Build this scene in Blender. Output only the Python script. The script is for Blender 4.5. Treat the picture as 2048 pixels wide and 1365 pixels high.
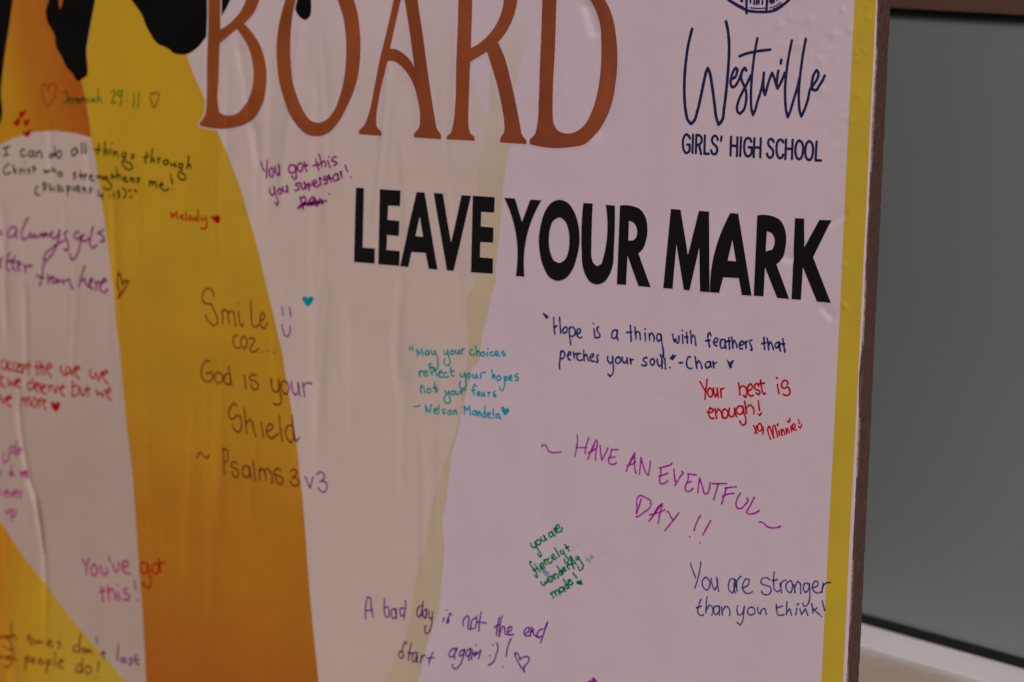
import bpy, bmesh, math, random
import numpy as np
from mathutils import Vector, Matrix
from mathutils.geometry import delaunay_2d_cdt

random.seed(7)
rng = np.random.default_rng(7)
scene = bpy.context.scene
COL = scene.collection
for o in list(bpy.data.objects):
    bpy.data.objects.remove(o)

# ------------------------------------------------------------------ camera, sky, sun, exposure
F_PX, CX, CY = 4886.0, 1024.0, 682.5          # focal length and centre measured on the 2048 px wide photo


def _n(v):
    v = np.array(v, float)
    return v / np.linalg.norm(v)


# directions in camera axes (x right, y down, z forward), from the vanishing points of board and window
board_x = -_n((-8794, -890, F_PX))             # board's horizontal, to the right
wall_x = -_n((-4749, -965, F_PX))              # window wall's horizontal, to the right
UP = _n(np.cross(wall_x, board_x))
if UP[1] > 0:
    UP = -UP
XW = board_x
YW = np.cross(UP, XW)
M = np.array([XW, YW, UP])                     # camera axes -> world axes
CAM = np.array([0.0, 0.0, 1.5])
cam_data = bpy.data.cameras.new("camera")
cam = bpy.data.objects.new("camera", cam_data)
COL.objects.link(cam)
scene.camera = cam
r, u, b = M @ np.array([1, 0, 0.]), M @ np.array([0, -1., 0]), M @ np.array([0, 0, -1.])
cam.matrix_world = Matrix(((r[0], u[0], b[0], CAM[0]), (r[1], u[1], b[1], CAM[1]), (r[2], u[2], b[2], CAM[2]), (0, 0, 0, 1)))
cam_data.sensor_fit = 'HORIZONTAL'
cam_data.sensor_width = 36
cam_data.lens = 36 * F_PX / 2048
cam_data.clip_start = 0.05
cam_data.clip_end = 200
cam_data.dof.use_dof = True
cam_data.dof.aperture_fstop = 6.4
cam_data.dof.focus_distance = 1.265

SUN_DIR = _n((0.42, -0.56, 0.70))              # towards the sun: in front of the board, to its right
world = bpy.data.worlds.new("World")
scene.world = world
world.use_nodes = True
wn = world.node_tree.nodes
wl = world.node_tree.links
wn.clear()
sky = wn.new("ShaderNodeTexSky")
sky.sky_type = 'NISHITA'
sky.sun_disc = False
sky.sun_elevation = math.asin(SUN_DIR[2])
sky.sun_rotation = math.atan2(SUN_DIR[0], SUN_DIR[1])
sky.dust_density = 4.0
hs = wn.new("ShaderNodeHueSaturation")
hs.inputs['Saturation'].default_value = 0.2
tint = wn.new("ShaderNodeMix")
tint.data_type = 'RGBA'
tint.blend_type = 'MULTIPLY'
tint.inputs['Factor'].default_value = 1.0
tint.inputs[7].default_value = (1.0, 0.90, 0.91, 1)
bg = wn.new("ShaderNodeBackground")
bg.inputs['Strength'].default_value = 0.085
out = wn.new("ShaderNodeOutputWorld")
wl.new(sky.outputs[0], hs.inputs['Color'])
wl.new(hs.outputs[0], tint.inputs[6])
wl.new(tint.outputs[2], bg.inputs['Color'])
wl.new(bg.outputs[0], out.inputs['Surface'])

sun_data = bpy.data.lights.new("sun", 'SUN')
sun_data.energy = 1.5
sun_data.angle = math.radians(13)
sun_data.color = (1.0, 0.90, 0.875)
sun = bpy.data.objects.new("sun", sun_data)
COL.objects.link(sun)
sun.rotation_euler = Vector(SUN_DIR).to_track_quat('Z', 'Y').to_euler()

vs = scene.view_settings
vs.view_transform = 'Standard'
vs.look = 'None'
vs.gamma = 1
vs.use_curve_mapping = False
vs.exposure = -0.58

# ------------------------------------------------------------------ measuring rays


def ray(px, py):
    return M @ np.array([(px - CX) / F_PX, (py - CY) / F_PX, 1.0])


def hit(px, py, p0, n):
    d = ray(px, py)
    return CAM + d * (np.dot(np.array(p0) - CAM, n) / np.dot(d, n))


# board frame: leaning back a few degrees, its vertical found from the board's vertical vanishing point
v_cam = _n((-991, 36600, F_PX))
v_up = M @ (-v_cam)
v_up = v_up - np.array([1, 0, 0.]) * v_up[0]
BY = _n(v_up)
BX = np.array([1.0, 0, 0])
BN = np.cross(BX, BY)                          # towards the camera
B0 = CAM + ray(1725, 700) * 1.235              # front right edge of the board, mid height
BM = Matrix(((BX[0], BY[0], BN[0], B0[0]), (BX[1], BY[1], BN[1], B0[1]), (BX[2], BY[2], BN[2], B0[2]), (0, 0, 0, 1)))


def on_board(px, py):
    """photo measurement -> board coordinates in millimetres (x right, y up)"""
    p = hit(px, py, B0, BN) - B0
    return np.array([np.dot(p, BX), np.dot(p, BY)]) * 1000.0


MM_PX = float(np.linalg.norm(on_board(1300, 701) - on_board(1300, 699)) / 2)

# ------------------------------------------------------------------ object helpers


def link(name, me, parent=None, mat=None):
    o = bpy.data.objects.new(name, me)
    COL.objects.link(o)
    if parent:
        o.parent = parent
    if mat:
        me.materials.append(mat)
    return o


def empty(name, loc, label, cat):
    o = bpy.data.objects.new(name, None)
    COL.objects.link(o)
    o.location = loc
    o.empty_display_size = 0.1
    o['label'] = label
    o['category'] = cat
    o['kind'] = 'thing'
    return o


def smooth_on(me):
    me.polygons.foreach_set('use_smooth', [True] * len(me.polygons))


# ------------------------------------------------------------------ materials


def new_mat(name):
    m = bpy.data.materials.new(name)
    m.use_nodes = True
    nt = m.node_tree
    return m, nt, nt.nodes, nt.links, nt.nodes['Principled BSDF']


def film_bump(nt, links, nodes, bsdf, tc, strength=1.0):
    """fine skin of the laminated vinyl: orange peel plus a weave"""
    n1 = nodes.new("ShaderNodeTexNoise")
    n1.inputs['Scale'].default_value = 420
    n1.inputs['Detail'].default_value = 3
    links.new(tc.outputs['Object'], n1.inputs['Vector'])
    n2 = nodes.new("ShaderNodeTexNoise")
    n2.inputs['Scale'].default_value = 75
    n2.inputs['Detail'].default_value = 2
    links.new(tc.outputs['Object'], n2.inputs['Vector'])
    ad = nodes.new("ShaderNodeMath")
    ad.operation = 'MULTIPLY_ADD'
    ad.inputs[1].default_value = 3.2
    links.new(n2.outputs[0], ad.inputs[0])
    links.new(n1.outputs[0], ad.inputs[2])
    bp = nodes.new("ShaderNodeBump")
    bp.inputs['Strength'].default_value = 0.35 * strength
    bp.inputs['Distance'].default_value = 0.0006
    links.new(ad.outputs[0], bp.inputs['Height'])
    links.new(bp.outputs[0], bsdf.inputs['Normal'])


def print_mat(name, stops, axis=None, rough=0.36, spec=0.22, mottling=0.05, weave=0.0, coat=0.35):
    """printed vinyl. stops: one colour, or [(pos, colour)...] along axis=((x,y),(x,y)) in board mm"""
    m, nt, nodes, links, bsdf = new_mat(name)
    tc = nodes.new("ShaderNodeTexCoord")
    if axis:
        a, c = np.array(axis[0]) / 1000, np.array(axis[1]) / 1000
        d = (c - a) / np.dot(c - a, c - a)
        dot = nodes.new("ShaderNodeVectorMath")
        dot.operation = 'DOT_PRODUCT'
        dot.inputs[1].default_value = (d[0], d[1], 0)
        links.new(tc.outputs['Object'], dot.inputs[0])
        sub = nodes.new("ShaderNodeMath")
        sub.operation = 'SUBTRACT'
        sub.inputs[1].default_value = float(np.dot(a, d))
        links.new(dot.outputs['Value'], sub.inputs[0])
        rp = nodes.new("ShaderNodeValToRGB")
        rp.color_ramp.interpolation = 'EASE'
        el = rp.color_ramp.elements
        el[0].position, el[0].color = stops[0][0], (*stops[0][1], 1)
        el[1].position, el[1].color = stops[-1][0], (*stops[-1][1], 1)
        for p, c3 in stops[1:-1]:
            e = el.new(p)
            e.color = (*c3, 1)
        links.new(sub.outputs[0], rp.inputs[0])
        col = rp.outputs[0]
    else:
        rgb = nodes.new("ShaderNodeRGB")
        rgb.outputs[0].default_value = (*stops, 1)
        col = rgb.outputs[0]
    nz = nodes.new("ShaderNodeTexNoise")
    nz.inputs['Scale'].default_value = 28
    nz.inputs['Detail'].default_value = 5
    links.new(tc.outputs['Object'], nz.inputs['Vector'])
    mr = nodes.new("ShaderNodeMapRange")
    mr.inputs['From Min'].default_value = 0.3
    mr.inputs['From Max'].default_value = 0.7
    mr.inputs['To Min'].default_value = 1 - mottling
    mr.inputs['To Max'].default_value = 1 + mottling
    links.new(nz.outputs[0], mr.inputs['Value'])
    mx = nodes.new("ShaderNodeMix")
    mx.data_type = 'RGBA'
    mx.blend_type = 'MULTIPLY'
    mx.inputs['Factor'].default_value = 1
    links.new(col, mx.inputs[6])
    links.new(mr.outputs[0], mx.inputs[7])
    last = mx.outputs[2]
    if weave:                                   # halftone rows of the printer
        wv = nodes.new("ShaderNodeTexWave")
        wv.bands_direction = 'DIAGONAL'
        wv.inputs['Scale'].default_value = 420
        wv.inputs['Distortion'].default_value = 0.6
        links.new(tc.outputs['Object'], wv.inputs['Vector'])
        mw = nodes.new("ShaderNodeMapRange")
        mw.inputs['To Min'].default_value = 1 - weave
        mw.inputs['To Max'].default_value = 1 + weave
        links.new(wv.outputs[1], mw.inputs['Value'])
        m2 = nodes.new("ShaderNodeMix")
        m2.data_type = 'RGBA'
        m2.blend_type = 'MULTIPLY'
        m2.inputs['Factor'].default_value = 1
        links.new(last, m2.inputs[6])
        links.new(mw.outputs[0], m2.inputs[7])
        last = m2.outputs[2]
    links.new(last, bsdf.inputs['Base Color'])
    bsdf.inputs['Roughness'].default_value = rough
    bsdf.inputs['Specular IOR Level'].default_value = spec
    bsdf.inputs['Coat Weight'].default_value = coat
    bsdf.inputs['Coat Roughness'].default_value = 0.12
    film_bump(nt, links, nodes, bsdf, tc, 0.4)
    return m


def ink_mat(name, t2):
    """marker ink: a clear stain the print shows through; t2 is its transmission there and back"""
    m, nt, nodes, links, bsdf = new_mat(name)
    nodes.remove(bsdf)
    at = nodes.new("ShaderNodeAttribute")
    at.attribute_name = "ink_load"
    tc = nodes.new("ShaderNodeTexCoord")
    nz = nodes.new("ShaderNodeTexNoise")
    nz.inputs['Scale'].default_value = 260
    nz.inputs['Detail'].default_value = 3
    links.new(tc.outputs['Object'], nz.inputs['Vector'])
    mr = nodes.new("ShaderNodeMapRange")
    mr.inputs['From Min'].default_value = 0.3
    mr.inputs['From Max'].default_value = 0.7
    mr.inputs['To Min'].default_value = 0.44
    mr.inputs['To Max'].default_value = 0.72
    links.new(nz.outputs[0], mr.inputs['Value'])
    mu = nodes.new("ShaderNodeMath")
    mu.operation = 'MULTIPLY'
    links.new(at.outputs['Fac'], mu.inputs[0])
    links.new(mr.outputs[0], mu.inputs[1])
    gm = nodes.new("ShaderNodeGamma")
    gm.inputs['Color'].default_value = (*t2, 1)
    links.new(mu.outputs[0], gm.inputs['Gamma'])
    tr = nodes.new("ShaderNodeBsdfTransparent")
    links.new(gm.outputs[0], tr.inputs['Color'])
    links.new(tr.outputs[0], nodes['Material Output'].inputs['Surface'])
    return m


# ------------------------------------------------------------------ the poster's relief (wrinkles, ripples, bubbles), in board mm
RIDGES = []


def ridge(px_pts, height, width):
    RIDGES.append((np.array([on_board(*p) for p in px_pts]), -height * 1.3, width))   # creases pressed in towards the panel


ridge([(47, 560), (48, 620), (50, 690), (51, 745), (47, 800)], 0.9, 1.3)
ridge([(44, 745), (37, 775), (34, 820), (38, 860), (45, 910), (55, 962), (71, 1008), (79, 1060), (85, 1110), (88, 1165), (88, 1240), (86, 1310)], 1.35, 1.25)
ridge([(4, 400), (5, 500), (7, 600), (13, 690)], 0.9, 1.7)
ridge([(126, 400), (127, 440), (127, 480)], 0.35, 1.4)
ridge([(146, 500), (150, 620), (143, 720), (140, 790)], 0.45, 1.5)
ridge([(97, 235), (99, 300), (100, 355)], 0.5, 1.5)
ridge([(170, 280), (178, 350), (182, 400)], 0.45, 1.7)
ridge([(224, 375), (226, 470), (230, 560), (236, 640)], 0.75, 1.7)
ridge([(14, 1270), (20, 1320), (24, 1400)], 0.8, 1.7)
ridge([(32, 1290), (30, 1400)], 0.5, 1.6)
ridge([(805, 540), (796, 600), (790, 700), (800, 820)], 0.55, 2.0)
ridge([(470, 60), (486, 150), (500, 250), (512, 330)], 0.45, 1.8)
ridge([(505, 240), (510, 290), (514, 340)], 0.4, 1.5)
ridge([(445, 700), (440, 850), (438, 1000)], 0.35, 1.7)
ridge([(515, 860), (500, 960), (496, 1050)], 0.3, 1.6)
ridge([(545, 640), (548, 720), (552, 800)], 0.3, 1.7)
ridge([(1168, 0), (1182, 40), (1192, 80)], 1.0, 2.6)
ridge([(1226, 120), (1215, 220), (1190, 285)], 0.6, 2.4)
ridge([(1560, 512), (1575, 518), (1592, 521)], 0.6, 1.5)
ridge([(1640, 612), (1652, 625), (1668, 642)], 0.5, 1.4)
ridge([(1655, 452), (1675, 440), (1702, 425)], 0.45, 1.4)
for _k in range(38):                            # long shallow creases where the sheet was pulled down the board
    x0 = random.uniform(380, 930)
    y0 = random.uniform(-60, 900)
    ln = random.uniform(140, 560)
    dr = random.uniform(-0.10, 0.05)
    ridge([(x0 + dr * t * ln + 5 * math.sin(3 * t + x0), y0 + t * ln) for t in (0, .25, .5, .75, 1)], random.choice((-1, 1, 1)) * random.uniform(0.08, 0.42), random.uniform(1.3, 2.8))
for _k in range(22):
    x0 = random.uniform(-40, 360)
    y0 = random.uniform(250, 1000)
    ln = random.uniform(150, 450)
    ridge([(x0 + 6 * math.sin(3 * t + x0), y0 + t * ln) for t in (0, .25, .5, .75, 1)], random.uniform(0.06, 0.26), random.uniform(1.3, 2.4))
for _k in range(12):
    x0 = random.uniform(960, 1640)
    y0 = random.uniform(-60, 900)
    ln = random.uniform(120, 420)
    ridge([(x0 + random.uniform(-.1, .1) * t * ln, y0 + t * ln) for t in (0, .33, .66, 1)], random.choice((-1, 1)) * random.uniform(0.03, 0.10), random.uniform(2.0, 4.0))
BUBBLES = []                                    # x mm, y mm, height, radius
for px, py, hgt, rad in [(1700, 60, .10, 2.2), (1735, 35, .10, 1.5), (1712, 105, .08, 1.5), (1668, 70, .12, 3.0), (1640, 120, .10, 2.4), (1560, 50, .09, 3.0),
                         (1728, 100, .08, 1.2), (1716, 190, .08, 2.0), (1700, 240, .08, 2.2), (1690, 330, .07, 1.6), (1598, 90, .10, 2.4), (1620, 40, .10, 2.4),
                         (1690, 612, .18, 1.7), (1688, 530, .12, 1.6), (1560, 448, .10, 1.6), (1645, 180, .10, 2.6), (1686, 20, .12, 1.8), (1580, 35, .08, 2.0)]:
    bx, by = on_board(px, py)
    BUBBLES.append((bx, by, hgt * 3.4, rad * 0.8))
for _k in range(110):
    bx, by = on_board(random.uniform(1480, 1745), random.triangular(-40, 420, 40))
    BUBBLES.append((bx, by, random.uniform(.04, .16), random.uniform(.9, 1.8)))


def relief(P):
    """height of the sheet above the board in mm at points P (n,2)"""
    P = np.asarray(P, float)
    h = np.zeros(len(P))
    for pts, hg, w in RIDGES:
        lo, hi = pts.min(0) - 7 * w, pts.max(0) + 7 * w
        idx = np.nonzero((P[:, 0] > lo[0]) & (P[:, 0] < hi[0]) & (P[:, 1] > lo[1]) & (P[:, 1] < hi[1]))[0]
        if not len(idx):
            continue
        Q = P[idx]
        best = np.full(len(idx), 1e9)
        tt = np.zeros(len(idx))
        side = np.zeros(len(idx))
        n = len(pts) - 1
        for i in range(n):
            a, d = pts[i], pts[i + 1] - pts[i]
            t = np.clip(((Q - a) @ d) / (d @ d), 0, 1)
            ds = np.hypot(*(Q - a - t[:, None] * d).T)
            s = ds < best
            best[s] = ds[s]
            tt[s] = (i + t[s]) / n
            side[s] = (d[0] * (Q[s, 1] - a[1]) - d[1] * (Q[s, 0] - a[0]))
        fade = np.clip(np.minimum(tt, 1 - tt) * 6, 0.12, 1)
        h[idx] += hg * fade * np.exp(-(best / np.where(side > 0, 2.2 * w, w)) ** 2)   # steep on the left, shallow on the right
    for bx, by, hg, rd in BUBBLES:
        d2 = (P[:, 0] - bx) ** 2 + (P[:, 1] - by) ** 2
        s = d2 < 9 * rd * rd
        h[s] += hg * np.exp(-d2[s] / (rd * rd))
    X, Y = P[:, 0], P[:, 1]
    h += 0.05 * np.sin(X / 9.0 + 0.8 * np.sin(Y / 60)) + 0.04 * np.sin(X / 4.7 + Y / 90) + 0.05 * np.sin(Y / 47 + X / 31)
    lim = np.minimum.reduce([P[:, 0] - (XF0 - 4), P[:, 1] - (YB0 - 4), (YT0 + 4) - P[:, 1]]) / 14.0   # flat beyond the creased part
    return h * np.clip(lim, 0, 1)


EDGE_X = 0.0


def verts3(P, lift):
    P = np.asarray(P, float)
    z = relief(P) + lift
    return np.column_stack([P[:, 0], P[:, 1], z]) / 1000.0


# ------------------------------------------------------------------ outlines


def spline(pts, closed=False, thr=55.0, step=6.0):
    """smooth curve through the points; turns sharper than thr degrees (or repeated points) stay corners"""
    P = [np.array(p, float) for p in pts]
    Q, corner = [], []
    for p in P:
        if Q and np.hypot(*(p - Q[-1])) < 1e-6:
            corner[-1] = True
            continue
        Q.append(p)
        corner.append(False)
    n = len(Q)
    if n < 3:
        out_ = []
        if n == 1:
            return np.array(Q)
        k = max(2, int(np.hypot(*(Q[1] - Q[0])) / step))
        return np.array([Q[0] + (Q[1] - Q[0]) * t for t in np.linspace(0, 1, k + 1)])
    for i in range(n):
        if not closed and i in (0, n - 1):
            corner[i] = True
            continue
        a, b_ = Q[i] - Q[i - 1], Q[(i + 1) % n] - Q[i]
        ang = math.degrees(abs(math.atan2(a[0] * b_[1] - a[1] * b_[0], a @ b_)))
        if ang > thr:
            corner[i] = True
    T = []
    for i in range(n):
        a, c = Q[i - 1] if (closed or i > 0) else Q[i], Q[(i + 1) % n] if (closed or i < n - 1) else Q[i]
        la, lb = np.hypot(*(Q[i] - a)), np.hypot(*(c - Q[i]))
        if la > 0 and lb > 0:
            t = ((Q[i] - a) / la * lb + (c - Q[i]) / lb * la) / (la + lb)
        else:
            t = (c - a) / max(np.hypot(*(c - a)), 1e-9)
        T.append(t)
    res = []
    segs = n if closed else n - 1
    for i in range(segs):
        j = (i + 1) % n
        p, q = Q[i], Q[j]
        L = np.hypot(*(q - p))
        d = (q - p) / L
        t0 = T[i] if not corner[i] else None
        t1 = T[j] if not corner[j] else None
        if t0 is None and t1 is None:
            t0 = t1 = d
        elif t0 is None:
            t0 = 2 * d - t1
        elif t1 is None:
            t1 = 2 * d - t0
        k = max(1, int(math.ceil(L / step)))
        for s in range(k):
            t = s / k
            h00, h10 = 2 * t**3 - 3 * t**2 + 1, t**3 - 2 * t**2 + t
            h01, h11 = -2 * t**3 + 3 * t**2, t**3 - t**2
            res.append(h00 * p + h10 * L * t0 + h01 * q + h11 * L * t1)
    if not closed:
        res.append(Q[-1])
    return np.array(res)


def px_poly(pts, o=(0, 0, 1), thr=50.0, smooth=True, step=3.0):
    P = [(o[0] + x / o[2], o[1] + y / o[2]) for x, y in pts]
    S = spline(P, True, thr, step) if smooth else np.array(P)
    return np.array([on_board(*p) for p in S])


def inside(loops, P):
    c = np.zeros(len(P), bool)
    for L in loops:
        x, y = L[:, 0], L[:, 1]
        for i in range(len(L)):
            x0, y0, x1, y1 = x[i - 1], y[i - 1], x[i], y[i]
            if y0 == y1:
                continue
            s = (y0 > P[:, 1]) != (y1 > P[:, 1])
            c ^= s & (P[:, 0] < (x1 - x0) * (P[:, 1] - y0) / (y1 - y0) + x0)
    return c


XF0 = on_board(-60, 682)[0]
YB0 = min(on_board(1690, 1440)[1], on_board(-60, 1440)[1])
YT0 = max(on_board(1755, -70)[1], on_board(-60, -70)[1])
POSTER = dict(x0=XF0 - 140, x1=0.0, y0=YB0 - 560, y1=YT0 + 150)


def flat_shape(name, loops, mat, parent, lift, pitch=0.85):
    """a printed area: the outline filled with a fine mesh that follows the sheet's relief"""
    lo = np.min([L.min(0) for L in loops], 0)
    hi = np.max([L.max(0) for L in loops], 0)
    gx0, gx1 = max(lo[0], XF0 - 5), hi[0]
    gy0, gy1 = max(lo[1], YB0 - 5), min(hi[1], YT0 + 5)
    gx = np.arange(math.ceil(gx0 / pitch), math.floor(gx1 / pitch) + 1) * pitch
    gy = np.arange(math.ceil(gy0 / pitch), math.floor(gy1 / pitch) + 1) * pitch
    G = np.array([(a, c) for a in gx for c in gy]).reshape(-1, 2)
    pts, edges = [], []
    for L in loops:
        R = []
        for i in range(len(L)):
            a, c = L[i], L[(i + 1) % len(L)]
            k = max(1, int(np.hypot(*(c - a)) / (pitch * 2)))
            R += [a + (c - a) * t / k for t in range(k)]
        s = len(pts)
        pts += R
        edges += [(s + i, s + (i + 1) % len(R)) for i in range(len(R))]
    if len(G):
        B = np.array(pts)
        keep = inside(loops, G)
        G = G[keep]
        if len(G):
            far = np.ones(len(G), bool)
            for p in B:
                near = (np.abs(G[:, 0] - p[0]) < pitch * .4) & (np.abs(G[:, 1] - p[1]) < pitch * .4)
                far &= ~near
            G = G[far]
        pts += list(G)
    res = delaunay_2d_cdt([Vector((float(p[0]), float(p[1]))) for p in pts], edges, [], 0, 1e-5)
    V = np.array([(v.x, v.y) for v in res[0]])
    Fc = np.array([f for f in res[2]])
    cen = V[Fc].mean(1)
    Fc = Fc[inside(loops, cen)]
    used, inv = np.unique(Fc, return_inverse=True)
    Fc = inv.reshape(-1, 3)
    V = V[used]
    a, b_, c = V[Fc[:, 0]], V[Fc[:, 1]], V[Fc[:, 2]]
    fl = ((b_ - a)[:, 0] * (c - a)[:, 1] - (b_ - a)[:, 1] * (c - a)[:, 0]) < 0
    Fc[fl] = Fc[fl][:, ::-1]
    me = bpy.data.meshes.new(name)
    me.from_pydata(verts3(V, lift).tolist(), [], Fc.tolist())
    smooth_on(me)
    return link(name, me, parent, mat)


# ------------------------------------------------------------------ pen strokes -> one ink film per note

def ink_mesh(name, strokes, fills, lift, wobble=0.10, CELL=0.17):
    """strokes: list of (points mm, radius mm); fills: closed outlines mm"""
    allp = np.concatenate([s[0] for s in strokes] + list(fills)) if (strokes or fills) else None
    rmax = max([s[1] for s in strokes] + [0.5]) * 1.4
    lo, hi = allp.min(0) - rmax - 2 * CELL, allp.max(0) + rmax + 2 * CELL
    nx, ny = int((hi[0] - lo[0]) / CELL) + 2, int((hi[1] - lo[1]) / CELL) + 2
    Fd = np.full((nx, ny), -1.0)
    den = np.zeros((nx, ny))

    def window(pmin, pmax):
        i0, j0 = np.maximum(((pmin - lo) / CELL).astype(int) - 1, 0)
        i1, j1 = np.minimum(((pmax - lo) / CELL).astype(int) + 3, [nx, ny])
        gx = lo[0] + np.arange(i0, i1)[:, None] * CELL
        gy = lo[1] + np.arange(j0, j1)[None, :] * CELL
        return i0, i1, j0, j1, gx, gy

    for pts, rad in strokes:
        i0, i1, j0, j1, gx, gy = window(pts.min(0) - rmax, pts.max(0) + rmax)
        loc = np.full((i1 - i0, j1 - j0), -1.0)
        ph = random.uniform(0, 9)
        n = len(pts)
        if n == 1:
            loc = rad * 1.15 - np.hypot(gx - pts[0, 0], gy - pts[0, 1])
        cum = 0.0
        for k in range(n - 1):
            a, d = pts[k], pts[k + 1] - pts[k]
            L = np.hypot(*d)
            if L < 1e-6:
                continue
            cum += L
            rr = rad * (1 + wobble * math.sin(cum * 0.9 + ph) + 0.6 * wobble * math.sin(cum * 2.3 + 2 * ph))
            pmin, pmax = np.minimum(a, a + d) - rmax, np.maximum(a, a + d) + rmax
            a0, a1, b0, b1, hx, hy = window(pmin, pmax)
            t = np.clip(((hx - a[0]) * d[0] + (hy - a[1]) * d[1]) / (L * L), 0, 1)
            ds = rr - np.hypot(hx - a[0] - t * d[0], hy - a[1] - t * d[1])
            sub = loc[a0 - i0:a1 - i0, b0 - j0:b1 - j0]
            np.maximum(sub, ds, out=sub)
        cov = np.clip(loc / (rad * 0.5) + 0.3, 0, 1)
        if n > 1:                               # pen rests a moment where a stroke starts and ends
            for e, g in ((pts[0], 0.22), (pts[-1], 0.45)):
                cov = cov * (1 + g * np.exp(-((gx - e[0]) ** 2 + (gy - e[1]) ** 2) / (1.3 * rad) ** 2))
        w = den[i0:i1, j0:j1]
        den[i0:i1, j0:j1] = np.where(w > 0.2, w + cov * 0.55, np.maximum(w, cov))
        v = Fd[i0:i1, j0:j1]
        np.maximum(v, loc, out=v)
    for L in fills:
        i0, i1, j0, j1, gx, gy = window(L.min(0) - 1, L.max(0) + 1)
        X, Y = np.broadcast_arrays(gx, gy)
        P = np.column_stack([X.ravel(), Y.ravel()])
        dist = np.full(len(P), 9.0)
        for k in range(len(L)):
            a, d = L[k - 1], L[k] - L[k - 1]
            q = d @ d
            if q < 1e-9:
                continue
            t = np.clip(((P - a) @ d) / q, 0, 1)
            dist = np.minimum(dist, np.hypot(*(P - a - t[:, None] * d).T))
        sd = np.where(inside([L], P), dist, -dist).reshape(X.shape)
        v = Fd[i0:i1, j0:j1]
        np.maximum(v, sd, out=v)
        w = den[i0:i1, j0:j1]
        den[i0:i1, j0:j1] = np.maximum(w, np.where(sd > -0.3, 1.15, 0))
    ins = Fd > 0
    c = ins[:-1, :-1].astype(int) + ins[1:, :-1] + ins[1:, 1:] + ins[:-1, 1:]
    vid = {}
    V, D, faces = [], [], []

    def node(i, j):
        k = (i, j)
        if k not in vid:
            vid[k] = len(V)
            V.append((lo[0] + i * CELL, lo[1] + j * CELL))
            D.append(den[i, j])
        return vid[k]

    def cross(i, j, p, q):
        k = (i, j, p, q) if (i, j) < (p, q) else (p, q, i, j)
        if k not in vid:
            f0, f1 = Fd[k[0], k[1]], Fd[k[2], k[3]]
            t = f0 / (f0 - f1)
            vid[k] = len(V)
            V.append((lo[0] + (k[0] + (k[2] - k[0]) * t) * CELL, lo[1] + (k[1] + (k[3] - k[1]) * t) * CELL))
            D.append(max(den[k[0], k[1]], den[k[2], k[3]]))
        return vid[k]

    for i, j in np.argwhere(c == 4):
        faces.append((node(i, j), node(i + 1, j), node(i + 1, j + 1), node(i, j + 1)))
    for i, j in np.argwhere((c > 0) & (c < 4)):
        cor = ((i, j), (i + 1, j), (i + 1, j + 1), (i, j + 1))
        f = []
        for k in range(4):
            a, d = cor[k], cor[(k + 1) % 4]
            if ins[a]:
                f.append(node(*a))
            if ins[a] != ins[d]:
                f.append(cross(*a, *d))
        if len(f) > 2:
            faces.append(tuple(f))
    me = bpy.data.meshes.new(name)
    me.from_pydata(verts3(np.array(V), lift).tolist(), [], faces)
    smooth_on(me)
    at = me.attributes.new("ink_load", 'FLOAT', 'POINT')
    at.data.foreach_set('value', np.maximum(np.array(D), 0.75).astype(np.float32))
    return me


def parse(sheets, rad_scale=1.0):
    """sheets: list of (x origin, y origin, zoom, pen radius, text). Strokes are split by '|', '*' starts a filled shape"""
    strokes, fills = [], []
    for ox, oy, s, rad, txt in sheets:
        for tok in txt.replace('\n', ' ').split('|'):
            tok = tok.strip()
            if not tok:
                continue
            fill = tok[0] == '*'
            P = [tuple(float(q) for q in p.split(',')) for p in tok.lstrip('*').split()]
            P = [(ox + x / s, oy + y / s) for x, y in P]
            if fill:
                fills.append(np.array([on_board(*p) for p in spline(P, True, 80, 1.0)]))
            else:
                S = spline(P, False, 75, 1.1)
                strokes.append((np.array([on_board(*p) for p in S]), rad / s * MM_PX * rad_scale * 1.12))
    return strokes, fills


INK = 0.24
# ------------------------------------------------------------------ ground, wall, window
def bd(px, py):
    return tuple(on_board(px, py))


def simple_mat(name, col, rough=0.6, spec=0.4, nscale=6.0, amp=0.12, bump=0.0, bscale=60.0, coords='Object'):
    m, nt, nodes, links, bsdf = new_mat(name)
    tc = nodes.new("ShaderNodeTexCoord")
    nz = nodes.new("ShaderNodeTexNoise")
    nz.inputs['Scale'].default_value = nscale
    nz.inputs['Detail'].default_value = 6
    links.new(tc.outputs[coords], nz.inputs['Vector'])
    mr = nodes.new("ShaderNodeMapRange")
    mr.inputs['From Min'].default_value = 0.3
    mr.inputs['From Max'].default_value = 0.7
    mr.inputs['To Min'].default_value = 1 - amp
    mr.inputs['To Max'].default_value = 1 + amp
    links.new(nz.outputs[0], mr.inputs['Value'])
    mx = nodes.new("ShaderNodeMix")
    mx.data_type = 'RGBA'
    mx.blend_type = 'MULTIPLY'
    mx.inputs['Factor'].default_value = 1
    mx.inputs[6].default_value = (*col, 1)
    links.new(mr.outputs[0], mx.inputs[7])
    links.new(mx.outputs[2], bsdf.inputs['Base Color'])
    bsdf.inputs['Roughness'].default_value = rough
    bsdf.inputs['Specular IOR Level'].default_value = spec
    if bump:
        n2 = nodes.new("ShaderNodeTexNoise")
        n2.inputs['Scale'].default_value = bscale
        n2.inputs['Detail'].default_value = 6
        links.new(tc.outputs[coords], n2.inputs['Vector'])
        bp = nodes.new("ShaderNodeBump")
        bp.inputs['Strength'].default_value = bump
        bp.inputs['Distance'].default_value = 0.002
        links.new(n2.outputs[0], bp.inputs['Height'])
        links.new(bp.outputs[0], bsdf.inputs['Normal'])
    return m


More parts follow.
